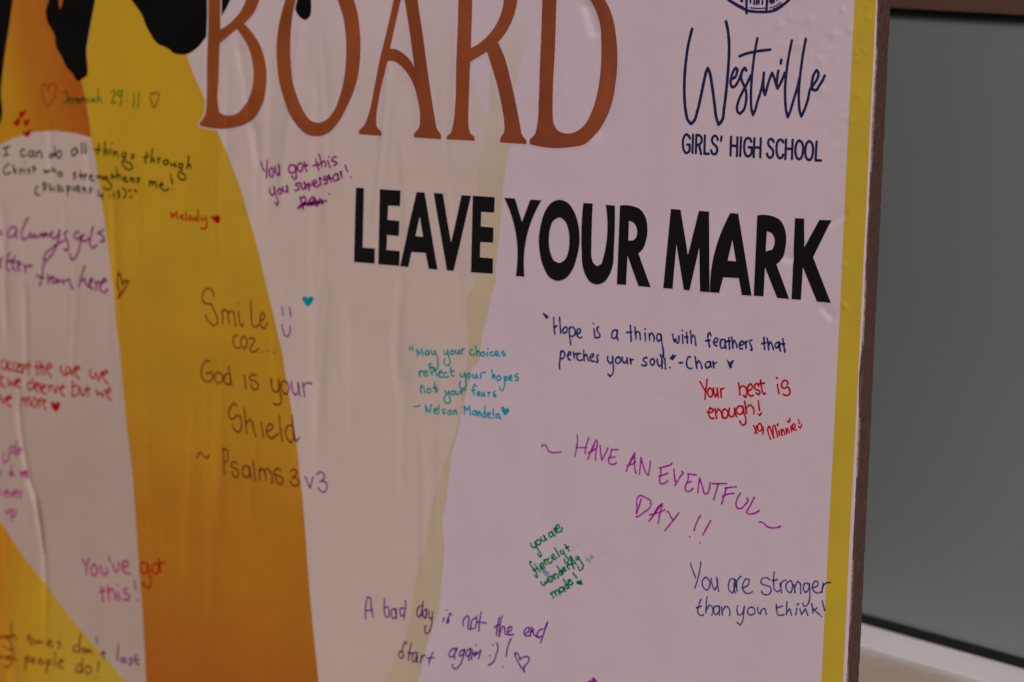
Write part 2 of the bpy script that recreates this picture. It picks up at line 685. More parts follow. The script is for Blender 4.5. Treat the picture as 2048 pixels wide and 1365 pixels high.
def box(bm, x0, x1, y0, y1, z0, z1):
    v = [bm.verts.new(p) for p in ((x0, y0, z0), (x1, y0, z0), (x1, y1, z0), (x0, y1, z0), (x0, y0, z1), (x1, y0, z1), (x1, y1, z1), (x0, y1, z1))]
    for f in ((3, 2, 1, 0), (4, 5, 6, 7), (0, 1, 5, 4), (1, 2, 6, 5), (2, 3, 7, 6), (3, 0, 4, 7)):
        bm.faces.new([v[i] for i in f])


def boxes(name, lst, mat, parent=None, bevel=0.0):
    bm = bmesh.new()
    for q in lst:
        box(bm, *q)
    if bevel:
        bmesh.ops.bevel(bm, geom=bm.edges[:], offset=bevel, segments=3, profile=0.6, affect='EDGES')
    me = bpy.data.meshes.new(name)
    bm.to_mesh(me)
    bm.free()
    return link(name, me, parent, mat)


GROUND_Z = 0.0
gm = simple_mat("paving", (0.30, 0.26, 0.22), 0.85, 0.2, 3, 0.15, 0.4, 30)
me = bpy.data.meshes.new("ground")
me.from_pydata([(-60, -60, 0), (60, -60, 0), (60, 60, 0), (-60, 60, 0)], [], [(0, 1, 2, 3)])
g = link("ground", me, None, gm)
g['kind'] = 'structure'

WX = M @ wall_x                                 # along the wall, to the right
WX[2] = 0
WX = _n(WX)
WZ = np.array([0, 0, 1.0])
WN = np.cross(WX, WZ)                           # out of the wall, towards the camera
if np.dot(WN, CAM - (CAM + ray(1900, 700))) < 0:
    WN = -WN
W0 = CAM + ray(1900, 700) * 1.46               # a point on the glass


def on_wall(px, py, off=0.0):
    p = hit(px, py, W0 + WN * off, WN) - W0
    return np.dot(p, WX), p[2]


z_rail = on_wall(1900, 24, 0.004)[1]
z_gtop = on_wall(1900, 37, 0.002)[1]
z_gbot = on_wall(1900, 1278.5, 0.002)[1]
z_sill = on_wall(1900, 1288, 0.002)[1]
TILT = math.tan(math.radians(11))              # outward slope added to the sill so its top catches more sun
d_ = ray(1900, 1342)
t_ = (W0[2] + z_sill - TILT * np.dot(CAM - W0, WN) - CAM[2]) / (d_[2] + TILT * np.dot(d_, WN))
sill_out = float(np.dot(CAM + d_ * t_ - W0, WN))
z_lip = z_sill - TILT * sill_out
#print("sill", sill_out, "zs", z_rail, z_gtop, z_gbot, z_sill, "W0", W0, "mm/px", MM_PX)

# wall local axes: x along the wall, y INTO the wall, z up
win = empty("window", W0, "grey glass window with dark brown top rail, black gasket and pale sill, behind the board", "window")
win.matrix_world = Matrix(((WX[0], -WN[0], 0, W0[0]), (WX[1], -WN[1], 0, W0[1]), (WX[2], -WN[2], 1, W0[2]), (0, 0, 0, 1)))
wl_, wr_ = -1.1, 0.75
glass = simple_mat("tinted_glass", (0.27, 0.312, 0.318), 0.5, 0.3, 3.0, 0.05, 0.02, 8)
gn = glass.node_tree.nodes
gn['Principled BSDF'].inputs['Metallic'].default_value = 0.0
# a few dirt specks and streaks on the pane
tc = gn.new("ShaderNodeTexCoord")
vor = gn.new("ShaderNodeTexVoronoi")
vor.inputs['Scale'].default_value = 7
glass.node_tree.links.new(tc.outputs['Object'], vor.inputs['Vector'])
mr = gn.new("ShaderNodeMapRange")
mr.inputs['From Min'].default_value = 0.015
mr.inputs['From Max'].default_value = 0.03
mr.inputs['To Min'].default_value = 0.6
mr.inputs['To Max'].default_value = 1.0
glass.node_tree.links.new(vor.outputs['Distance'], mr.inputs['Value'])
bs = gn['Principled BSDF']
src = bs.inputs['Base Color'].links[0].from_socket
mm = gn.new("ShaderNodeMix")
mm.data_type = 'RGBA'
mm.blend_type = 'MULTIPLY'
mm.inputs['Factor'].default_value = 1
glass.node_tree.links.new(src, mm.inputs[6])
glass.node_tree.links.new(mr.outputs[0], mm.inputs[7])
glass.node_tree.links.new(mm.outputs[2], bs.inputs['Base Color'])
rubber = simple_mat("black_rubber", (0.012, 0.012, 0.012), 0.7, 0.3)
alu = simple_mat("brown_aluminium", (0.18, 0.10, 0.072), 0.5, 0.4, 20, 0.08)
white = simple_mat("pale_sill_paint", (0.88, 0.86, 0.87), 0.3, 0.7, 9, 0.09, 0.15, 90)
beige = simple_mat("beige_plaster", (0.42, 0.34, 0.26), 0.85, 0.2, 9, 0.08, 0.5, 120)
boxes("glass_pane", [(wl_, wr_, 0.0, 0.006, z_gbot - 0.008, z_gtop + 0.012)], glass, win)
boxes("gasket", [(wl_, wr_, -0.002, 0.004, z_gtop, z_rail + 0.004), (wl_, wr_, -0.002, 0.004, z_sill - 0.004, z_gbot)], rubber, win, 0.0008)
boxes("top_rail", [(wl_, wr_, -0.004, 0.03, z_rail, z_rail + 0.075)], alu, win, 0.0012)
boxes("side_frame", [(wl_ - 0.06, wl_, -0.010, 0.03, z_sill, z_rail + 0.075)], alu, win, 0.0012)
boxes("side_frame", [(wr_, wr_ + 0.06, -0.010, 0.03, z_sill, z_rail + 0.075)], alu, win, 0.0012)
boxes("sill", [(wl_ - 0.09, wr_ + 0.09, -sill_out, 0.03, z_lip - 0.022, z_sill)], white, win, 0.0009)
for v in bpy.data.objects["sill"].data.vertices:
    if v.co.y < -0.002 and v.co.z > z_sill - 0.003:
        v.co.z += TILT * v.co.y
stone = simple_mat("beige_stone", (0.54, 0.45, 0.355), 0.7, 0.3, 16, 0.10, 0.3, 140)
yb = -sill_out - 0.075
boxes("sill_ledge", [(wl_ - 0.12, wr_ + 0.12, yb - 0.015, -sill_out - 0.0022, z_lip - 0.024, z_lip - 0.0035)], stone, win, 0.001)
zt = z_rail + 0.075
wall = empty("wall", W0, "plain beige plastered wall around the window, below its stone ledge", "wall")
wall.matrix_world = win.matrix_world.copy()
gz = -W0[2]
boxes("wall_face", [(-3.0, 2.5, yb, 0.20, gz, z_lip - 0.0255)], beige, wall)
boxes("wall_face", [(-3.0, 2.5, -0.02, 0.20, zt + 0.002, zt + 1.3)], beige, wall)
boxes("wall_face", [(-3.0, wl_ - 0.1215, -0.02, 0.20, z_lip - 0.024, zt)], beige, wall)
boxes("wall_face", [(wr_ + 0.1215, 2.5, -0.02, 0.20, z_lip - 0.024, zt)], beige, wall)

# ------------------------------------------------------------------ the board
board = empty("display_board", (0, 0, 0), "upright chipboard panel covered by a yellow and lavender poster full of handwritten notes", "display board")
board.matrix_world = BM

# thickness from the visible side face
d = ray(1750, 700)
t = (B0[0] - CAM[0]) / d[0]
THICK = -float(np.dot(CAM + d * t - B0, BN))

core_mat, nt, nodes, links, bsdf = new_mat("brown_chipboard")
tc = nodes.new("ShaderNodeTexCoord")
n1 = nodes.new("ShaderNodeTexNoise")
n1.inputs['Scale'].default_value = 420
n1.inputs['Detail'].default_value = 8
n1.inputs['Roughness'].default_value = 0.7
mp = nodes.new("ShaderNodeMapping")
mp.inputs['Scale'].default_value = (1, 0.45, 1)
links.new(tc.outputs['Object'], mp.inputs['Vector'])
links.new(mp.outputs[0], n1.inputs['Vector'])
rp = nodes.new("ShaderNodeValToRGB")
e = rp.color_ramp.elements
e[0].position, e[0].color = 0.30, (0.080, 0.042, 0.034, 1)
e[1].position, e[1].color = 0.75, (0.17, 0.096, 0.080, 1)
k = e.new(0.5)
k.color = (0.128, 0.070, 0.058, 1)
links.new(n1.outputs[0], rp.inputs[0])
v = nodes.new("ShaderNodeTexVoronoi")
v.inputs['Scale'].default_value = 190
links.new(mp.outputs[0], v.inputs['Vector'])
mr = nodes.new("ShaderNodeMapRange")
mr.inputs['From Min'].default_value = 0.07
mr.inputs['From Max'].default_value = 0.14
mr.inputs['To Min'].default_value = 0.25
links.new(v.outputs['Distance'], mr.inputs['Value'])
mx = nodes.new("ShaderNodeMix")
mx.data_type = 'RGBA'
mx.blend_type = 'MULTIPLY'
mx.inputs['Factor'].default_value = 1
links.new(rp.outputs[0], mx.inputs[6])
links.new(mr.outputs[0], mx.inputs[7])
links.new(mx.outputs[2], bsdf.inputs['Base Color'])
bsdf.inputs['Roughness'].default_value = 0.8
bsdf.inputs['Specular IOR Level'].default_value = 0.25
bp = nodes.new("ShaderNodeBump")
bp.inputs['Strength'].default_value = 0.9
bp.inputs['Distance'].default_value = 0.0008
links.new(n1.outputs[0], bp.inputs['Height'])
links.new(bp.outputs[0], bsdf.inputs['Normal'])

# core: a slab whose right side is finely meshed, with rounded and chipped arrises
GB = -(B0[2] - GROUND_Z) / BY[2] * 1000          # board coordinate (mm) where the board meets the ground
POSTER['y0'] = GB + 25
T = THICK * 1000
top, bot, left = POSTER['y1'] + 4, GB, POSTER['x0'] - 2
ys = np.concatenate([np.arange(bot, YB0 - 10, 12.0), np.arange(YB0 - 10, YT0 + 10, 0.9), np.arange(YT0 + 10, top, 12.0), [top]])
prof = [(-6.0, -1.8), (-1.4, -0.6), (-0.55, -0.75), (-0.15, -1.3)] + [(0.0, -z) for z in np.linspace(2.2, T - 1.6, 12)] + [(-0.12, -T + 0.8), (-0.5, -T + 0.25), (-1.2, -T)]


def wob(y, seed, f):
    return math.sin(y * f + seed) * 0.5 + math.sin(y * f * 2.7 + seed * 3) * 0.3 + math.sin(y * f * 6.1 + seed * 7) * 0.2


chips = [(random.uniform(YB0, YT0), random.uniform(0.6, 1.5), random.uniform(1.5, 5)) for _ in range(24)]
chips += [(on_board(1765, 30)[1] - 90, 1.8, 4), (on_board(1722, 760)[1], 1.4, 5), (on_board(1752, 125)[1], 1.5, 3)]
chipb = [(on_board(1752, 115)[1], 2.4, 4.5)] + [(random.uniform(YB0, YT0), random.uniform(0.4, 1.0), random.uniform(1, 3)) for _ in range(14)]
V, Fc = [], []
npf = len(prof)
for y in ys:
    cf = sum(a * math.exp(-((y - c) / w) ** 2) for c, a, w in chips)
    cb = sum(a * math.exp(-((y - c) / w) ** 2) for c, a, w in chipb)
    for i, (x, z) in enumerate(prof):
        dx = 0.12 * wob(y, i * 1.7, 0.35) + random.gauss(0, 0.05)
        dz = 0.0
        if 1 <= i <= 4:
            k = [0, .9, 1, .7, .35][i]
            dx -= cf * 0.55 * k + 0.15 * k * wob(y, 3, 1.1)
            dz = -cf * 0.6 * (i >= 2)
        if i >= npf - 3:
            dx -= cb * 0.6
        if i == 0 or i == npf - 1:
            dx = 0 if i == 0 else dx
        V.append((x + dx, y, z + dz))
rows = len(ys)
for j in range(rows - 1):
    for i in range(npf - 1):
        a = j * npf + i
        Fc.append((a, a + 1, a + npf + 1, a + npf))
base = len(V)                                   # rest of the slab
V += [(left, bot, -1.8), (left, top, -1.8), (left, bot, -T), (left, top, -T)]
fb, ft, bb_, bt = 0, (rows - 1) * npf, npf - 1, rows * npf - 1
Fc += [(base, ) + tuple(j * npf for j in range(rows)) + (base + 1,), (base + 2, base + 3) + tuple(j * npf + npf - 1 for j in range(rows - 1, -1, -1)),
       (base, base + 1, base + 3, base + 2), (base + 1,) + tuple(ft + i for i in range(npf)) + (base + 3,), (base + 2,) + tuple(npf - 1 - i for i in range(npf)) + (base,)]
me = bpy.data.meshes.new("backing_panel")
me.from_pydata([(x / 1000, y / 1000, z / 1000) for x, y, z in V], [], Fc)
me.validate()
o = link("backing_panel", me, board, core_mat)
o['label'] = "dark brown chipboard panel with chipped rough edges"

# frayed slivers of pale fibre where the panel's front arris is broken open
fray_mat = simple_mat("frayed_fibre", (0.40, 0.29, 0.25), 0.9, 0.1, 300, 0.35, 0.8, 900)
for pa, pb, wd in ((95, 345, 0.85), (560, 690, 0.4), (835, 955, 0.8), (1120, 1250, 0.7), (1330, 1380, 0.5)):
    ya, yb_ = on_board(1755 - .045 * pa, pa)[1], on_board(1755 - .045 * pb, pb)[1]
    yy = np.arange(yb_, ya, 0.45)
    V, Fc = [], []
    for i, y in enumerate(yy):
        f = min(1, (i + 1) / 8, (len(yy) - i) / 8)
        w = wd * f * (0.55 + 0.45 * wob(y, pa, 0.9) + 0.3 * abs(random.gauss(0, .5)))
        w = max(w, 0.04)
        V += [(-0.35, y, 0.02), (-0.05 + 0.12 * w, y, -0.10 + random.gauss(0, .03)), (0.26 + 0.05 * random.random(), y, -0.25 - 1.1 * w), (0.05, y, -0.4 - 1.15 * w)]
        if i:
            for k in range(3):
                a = 4 * (i - 1) + k
                Fc.append((a, a + 1, a + 5, a + 4))
    me = bpy.data.meshes.new("frayed_edge")
    me.from_pydata([(x / 1000, y / 1000, z / 1000) for x, y, z in V], [], Fc)
    o = link("frayed_edge", me, board, fray_mat)
    o['label'] = "pale frayed sliver on the front edge of the panel"

# ------------------------------------------------------------------ print colours
LAV = (0.70, 0.575, 0.635)
CREAM = (0.665, 0.535, 0.475)
m_lav = print_mat("lavender_print", LAV, mottling=0.02)
m_cream = print_mat("cream_print", [(0.0, (0.70, 0.575, 0.61)), (0.45, (0.675, 0.55, 0.515)), (1.0, CREAM)], (bd(700, -40), bd(700, 420)), mottling=0.035)
m_cream2 = print_mat("cream_print_warm", CREAM, mottling=0.03)
m_olive = print_mat("olive_print", [(0.0, (0.69, 0.57, 0.585)), (0.45, (0.65, 0.54, 0.465)), (1.0, (0.61, 0.50, 0.345))], (bd(1000, 0), bd(1000, 460)), mottling=0.05)
m_margin = print_mat("white_margin_print", (0.76, 0.68, 0.71), mottling=0.02)
m_border = print_mat("yellow_border_print", (0.61, 0.44, 0.034), mottling=0.06, weave=0.04)
m_orange = print_mat("orange_print", [(0, (0.60, 0.29, 0.010)), (0.45, (0.52, 0.175, 0.008)), (1, (0.47, 0.105, 0.006))], (bd(10, 230), bd(180, 190)), mottling=0.05)
m_band = print_mat("yellow_orange_print", [(0, (0.66, 0.38, 0.013)), (0.30, (0.60, 0.36, 0.018)), (0.52, (0.57, 0.30, 0.014)), (0.78, (0.52, 0.20, 0.011)), (1, (0.46, 0.128, 0.008))],
                   (bd(430, -20), bd(330, 1390)), mottling=0.05)
m_wedge = print_mat("orange_olive_print", [(0, (0.60, 0.24, 0.010)), (0.55, (0.62, 0.36, 0.018)), (1, (0.60, 0.40, 0.035))], (bd(-30, 1240), bd(160, 1300)), mottling=0.05)
m_black = print_mat("black_print", (0.006, 0.0055, 0.0055), rough=0.45, spec=0.05, mottling=0.1, coat=0.0)
m_bold = print_mat("black_capital_print", (0.009, 0.007, 0.0075), rough=0.4, spec=0.1, mottling=0.12, coat=0.1)
m_letter = print_mat("copper_print", [(0, (0.32, 0.082, 0.017)), (0.5, (0.29, 0.071, 0.023)), (1, (0.28, 0.071, 0.029))], (bd(400, 100), bd(1240, 140)), spec=0.10, coat=0.1, mottling=0.20, weave=0.06)
m_navy = print_mat("navy_print", (0.020, 0.019, 0.085), spec=0.1, coat=0.1, mottling=0.08)

# ------------------------------------------------------------------ poster sheet
pitch = 0.85
gx = np.concatenate([np.arange(POSTER['x0'], XF0 - 5, 20.0), np.arange(math.ceil((XF0 - 5) / pitch), 0) * pitch])
gx = gx[gx < -0.9]
gx = np.append(gx, -0.35)
gy = np.concatenate([np.arange(POSTER['y0'], YB0 - 5, 20.0), np.arange(math.ceil((YB0 - 5) / pitch), math.floor((YT0 + 5) / pitch)) * pitch, np.arange(YT0 + 5, POSTER['y1'], 20.0)])
P = np.array([(x, y) for x in gx for y in gy])
ny = len(gy)
edge = np.zeros(len(P))
for k in range(ny):                             # hand-cut right edge, a little ragged
    i = (len(gx) - 1) * ny + k
    y = gy[k]
    P[i, 0] += 0.16 * wob(y, 1.0, 0.09) + 0.10 * wob(y, 2.0, 0.8) - max(0, 0.9 * math.sin(y * 0.031 + 2.0) ** 9) - 0.25 * max(0, wob(y, 5, 0.21) - 0.55)
P3 = verts3(P, 0.0)
for k in range(ny):                             # edge lifts off the panel in places
    i = (len(gx) - 1) * ny + k
    P3[i, 2] += (0.25 * max(0, wob(gy[k], 4, 0.05)) + 0.05) / 1000
Fq = [(i * ny + j, (i + 1) * ny + j, (i + 1) * ny + j + 1, i * ny + j + 1) for i in range(len(gx) - 1) for j in range(ny - 1)]
me = bpy.data.meshes.new("poster")
me.from_pydata(P3.tolist(), [], Fq)
smooth_on(me)
poster = link("poster", me, board, m_lav)
poster['label'] = "creased vinyl poster sheet printed lavender, glued over the whole panel"
sol = poster.modifiers.new("sheet", 'SOLIDIFY')
sol.thickness = 0.0003
sol.offset = -1

# ------------------------------------------------------------------ printed areas
SH, HAIR, HALO, LET = 0.08, 0.13, 0.16, 0.20
top_y, bot_y, far_x = -420, 2100, -450
cream_edge = [(915, top_y), (925, -70), (930, 100), (950, 180), (976, 235), (966, 300), (957, 340), (955, 420), (950, 520), (949, 568), (936, 594), (934, 640), (936, 660), (933, 733), (931, 763), (923, 792), (919, 822), (912, 860),
              (897, 905), (884, 945), (868, 1000), (858, 1040), (849, 1100), (836, 1140), (829, 1170), (823, 1224), (812, 1267), (790, 1320), (771, 1365), (755, 1440), (600, bot_y)]
olive_edge = [(1048, 30), (1055, 60), (1046, 110), (1032, 160), (1024, 215), (1022, 260), (1019, 300), (1011, 340), (1006, 385), (1001, 440), (998, 482), (993, 518), (991, 568), (983, 594), (973, 640), (967, 660), (961, 700),
              (958, 722), (946, 736), (939, 763), (931, 792), (924, 822), (917, 862), (905, 900), (899, 945), (893, 1000), (886, 1040), (889, 1100), (886, 1140), (882, 1170), (879, 1215), (870, 1241), (861, 1267), (847, 1320), (836, 1368), (820, 1440), (670, bot_y)]
cream = [(far_x, top_y)] + cream_edge + [(far_x, bot_y)]
flat_shape("printed_cream_area", [px_poly(cream, smooth=False)], m_cream, board, SH * 0.6)['label'] = "pale cream printed area on the left two thirds of the poster"
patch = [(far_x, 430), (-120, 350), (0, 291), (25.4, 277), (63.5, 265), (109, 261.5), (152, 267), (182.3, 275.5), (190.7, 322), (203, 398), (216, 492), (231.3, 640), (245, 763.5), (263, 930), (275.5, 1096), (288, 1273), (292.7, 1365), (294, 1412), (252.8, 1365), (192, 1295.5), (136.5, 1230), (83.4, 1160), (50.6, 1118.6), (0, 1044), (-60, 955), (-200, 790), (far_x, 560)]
m_patch = print_mat("warm_white_print_falloff", [(0, (0.63, 0.50, 0.435)), (1, (0.545, 0.415, 0.35))], (bd(60, 300), bd(150, 1000)), mottling=0.03)  # warm print tone with light falloff painted in, darker downwards
o = flat_shape("printed_cream_falloff_patch", [px_poly(patch, smooth=False)], m_patch, board, SH * 0.8)
o['label'] = "warm white printed patch, darkened downwards by painted light falloff, between the orange, yellow and wedge shapes"
olive = olive_edge + cream_edge[:3:-1] + [(985, 130), (1015, 60), (1030, 20)]
o = flat_shape("printed_olive_band", [px_poly(olive, thr=60)], m_olive, board, SH)
o['label'] = "thin wavering olive band between the cream and lavender areas"
orange = [(far_x, top_y), (150, top_y), (150, 100), (160, 150), (165, 172), (172.7, 203), (178, 241), (182.3, 275.5), (152, 267), (109, 261.5), (63.5, 265), (25.4, 277), (0, 291), (-120, 350), (far_x, 430)]
o = flat_shape("printed_orange_patch", [px_poly(orange, smooth=False)], m_orange, board, SH * 1.2)
o['label'] = "yellow to burnt orange patch with a curved lower edge, upper left"
band_l = [(222, top_y), (196, -70), (190.5, 0), (177.8, 71), (173, 109), (168, 140), (163, 161), (168, 185), (172.7, 203), (178, 241), (181, 272), (185.6, 296), (190.7, 322), (197, 363), (203, 398), (206, 420), (210, 450), (216, 492), (224, 565), (231.3, 640),
          (236.6, 680), (245, 763), (253, 847), (263, 930), (270, 1020), (275.5, 1096), (283, 1197), (288, 1273), (292.7, 1365), (296, 1440), (330, bot_y)]
band_r = [(697, bot_y), (643, 1440), (637, 1365), (621, 1200), (613, 1100), (606.3, 1010), (598.3, 938), (593, 889), (584, 825), (572, 756), (562.5, 700), (556, 674), (547.5, 633), (538.3, 595), (531, 566), (525.4, 540), (512.5, 486), (497, 434), (480, 374),
          (466, 338), (450.7, 300), (434, 261), (409, 198), (388.5, 152), (373, 110), (350, 40), (330, -70), (230, top_y)]
o = flat_shape("printed_yellow_sash", [px_poly(band_l + band_r, thr=60)], m_band, board, SH)
o['label'] = "tall golden yellow sash fading to orange towards the bottom"
wedge = [(far_x, 560), (-200, 790), (-60, 955), (0, 1044), (50.6, 1118.6), (83.4, 1160), (136.5, 1230), (192, 1295.5), (252.8, 1365), (296, 1418), (330, bot_y), (far_x, bot_y)]
o = flat_shape("printed_yellow_wedge", [px_poly(wedge, smooth=False)], m_wedge, board, SH)
o['label'] = "yellow wedge in the lower left corner"
C1 = (0, 0, 3.938)
C2 = (380, 0, 3.938)
C3 = (780, 0, 3.938)
h1 = [(far_x, top_y), (60, top_y), (33, -70), (26, 0), (19, 51), (11, 102), (5, 152), (2, 190), (5, 221), (2, 244), (-8, 262), (-60, 300), (far_x, 320)]
h2 = [(130, top_y), (98, -70), (97.8, 0), (91.4, 23), (94.5, 43), (109, 71), (113, 96.5), (122, 112), (134.6, 137), (144.7, 147), (156, 162), (159, 162.5), (165, 158), (174, 152), (175.7, 140), (173, 109), (178.5, 66), (190.5, 0), (197, -70), (224, top_y)]
notch = [(117, 1), (118, 12), (119.5, 19), (123, 12), (125.7, 1), (126, -30), (116, -30)]
h3 = [(140, top_y), (235, -70), (262.8, 0), (274, 15), (284, 30.5), (290.8, 48), (299.6, 66), (317.4, 89), (335, 96.5), (350.4, 108), (363, 109.7), (373, 109), (391, 99), (409, 79), (421, 60), (432, 47), (443, 33), (461, 0), (480, -70), (600, top_y)]
h4 = [(580, top_y), (588, -70), (590.8, 0), (592, 23), (601, 35.5), (611, 40.6), (620, 33), (622.5, 18), (622.5, 0), (620, -70), (640, top_y)]
for n_, loops, lab in (("printed_hair", [px_poly(h1, thr=60)], "black printed hair along the left edge of the poster"),
                       ("printed_hair", [px_poly(h2, thr=60), px_poly(notch, thr=60)], "black printed lock of hair hanging to a point"),
                       ("printed_hair", [px_poly(h3, thr=60)], "broad black printed lobe of hair left of the big copper letters"),
                       ("printed_hair", [px_poly(h4, thr=60)], "small black printed tip of hair inside the big letter O")):
    flat_shape(n_, loops, m_black, board, HAIR)['label'] = lab

# yellow border strip and the white margin outside it
bl = [(1730, top_y), (1713, -70), (1709.2, 0), (1692.5, 345), (1676.3, 700), (1659.5, 1030), (1642.8, 1365), (1639, 1440), (1607, bot_y)]
br = [(1650, bot_y), (1682, 1440), (1685.6, 1365), (1701.5, 1030), (1718.6, 700), (1736, 345), (1752.3, 0), (1756, -70), (1773, top_y)]
o = flat_shape("printed_border", [px_poly(bl + br, smooth=False)], m_border, board, SH)
o['label'] = "straight yellow border strip down the right edge of the poster"

# ------------------------------------------------------------------ big copper letters
B_out = [(155, -900), (150, -400), (145, 0), (140, 250), (133, 500), (131, 780), (128, 860), (112, 925), (78, 968), (74, 976), (80, 993), (80, 993), (370, 1003), (430, 985), (510, 930), (570, 830), (600, 690), (604, 600), (590, 470), (550, 350), (500, 270), (430, 188),
         (430, 188), (500, 110), (545, 10), (570, -90), (575, -350), (540, -700), (440, -860), (360, -900)]
B_c1 = [(236, 345), (236, 345), (370, 232), (370, 232), (420, 300), (470, 400), (494, 500), (500, 610), (480, 730), (430, 830), (380, 890), (320, 910), (270, 905), (238, 888), (225, 840), (228, 600)]
B_c2 = [(240, 235), (240, 235), (330, 170), (400, 90), (435, 20), (452, -60), (455, -400), (430, -700), (330, -800), (250, -800), (245, -400)]
O_out = [(750, 0), (715, 130), (690, 260), (680, 400), (685, 520), (700, 640), (740, 780), (800, 920), (860, 1010), (920, 1060), (1000, 1078), (1080, 1055), (1160, 980), (1230, 860), (1290, 720), (1325, 590), (1342, 430), (1340, 260), (1320, 110), (1290, -10), (1230, -250), (1120, -420), (1010, -470), (900, -420), (800, -200)]
O_in = [(835, 0), (805, 150), (793, 300), (793, 440), (805, 580), (830, 700), (870, 820), (910, 900), (960, 955), (1010, 968), (1070, 945), (1130, 880), (1180, 760), (1215, 610), (1230, 430), (1228, 300), (1205, 130), (1165, 0), (1120, -180), (1010, -360), (910, -250)]
A_out = [(1640, -150), (1605, 0), (1570, 160), (1530, 330), (1500, 450), (1450, 700), (1400, 920), (1370, 990), (1330, 1035), (1330, 1060), (1330, 1060), (1515, 1073), (1515, 1073), (1515, 1050), (1475, 1000), (1470, 930), (1490, 780), (1520, 640), (1562, 485), (1562, 485),
         (1610, 487), (1660, 520), (1720, 590), (1770, 690), (1800, 800), (1815, 930), (1805, 1010), (1765, 1062), (1765, 1085), (1765, 1085), (1980, 1100), (1980, 1100), (1980, 1070), (1945, 1010), (1930, 930), (1880, 600), (1840, 300), (1795, 0), (1755, -300), (1755, -300), (1680, -300)]
A_in = [(1678, -90), (1678, -90), (1662, 0), (1620, 190), (1580, 385), (1580, 385), (1625, 390), (1685, 425), (1740, 480), (1770, 535), (1770, 535), (1735, 280), (1692, 0)]
R_out = [(560, -740), (548, -300), (540, 0), (535, 250), (525, 500), (515, 850), (500, 980), (480, 1050), (448, 1078), (448, 1100), (448, 1100), (670, 1112), (670, 1112), (668, 1085), (635, 1050), (620, 960), (622, 850), (635, 490), (635, 490), (765, 410), (765, 410), (800, 520), (850, 690), (880, 830), (900, 960), (900, 1040), (868, 1098), (868, 1125), (868, 1125),
         (1075, 1138), (1075, 1138), (1078, 1115), (1045, 1070), (1025, 980), (990, 800), (950, 620), (900, 440), (853, 335), (853, 335), (920, 250), (970, 150), (1000, 40), (1012, -60), (1005, -400), (900, -700), (740, -740)]
R_in = [(640, 380), (640, 380), (720, 330), (800, 250), (860, 150), (890, 60), (900, -40), (890, -350), (820, -580), (655, -620), (650, 0)]
D_out = [(1210, -560), (1205, -250), (1200, 0), (1190, 300), (1180, 550), (1172, 800), (1160, 980), (1140, 1060), (1100, 1110), (1100, 1138), (1100, 1138), (1450, 1158), (1530, 1140), (1610, 1070), (1690, 950), (1740, 830), (1775, 650), (1792, 470), (1785, 320), (1765, 180), (1735, 80), (1695, 0), (1600, -220), (1450, -450), (1330, -540)]
D_in = [(1312, 0), (1300, 400), (1285, 700), (1283, 880), (1290, 970), (1320, 1025), (1380, 1052), (1450, 1045), (1520, 1000), (1590, 880), (1630, 750), (1655, 600), (1665, 440), (1660, 280), (1640, 150), (1600, 50), (1575, 0), (1480, -250), (1400, -340), (1320, -380)]
BIG = [([B_out, B_c1, B_c2], C2), ([O_out, O_in], C2), ([A_out, A_in], C2), ([R_out, R_in], C3), ([D_out, D_in], C3)]
halo_strokes = []
big_loops = []
for loops, o_ in BIG:
    L = [px_poly(l, o_, thr=52) for l in loops]
    big_loops.append(L)
    for l in L:
        halo_strokes.append((np.vstack([l, l[:1]]), 0.8))
me = ink_mesh("printed_heading", halo_strokes, [], HALO, 0.0, 0.3)
heading = link("printed_heading", me, board, m_lav)
heading['label'] = "pale outline printed around the big copper heading letters"
for ch, L in zip("BOARD", big_loops):
    o = flat_shape("letter", L, m_letter, heading, LET)
    o['label'] = "large copper brown serif letter " + ch

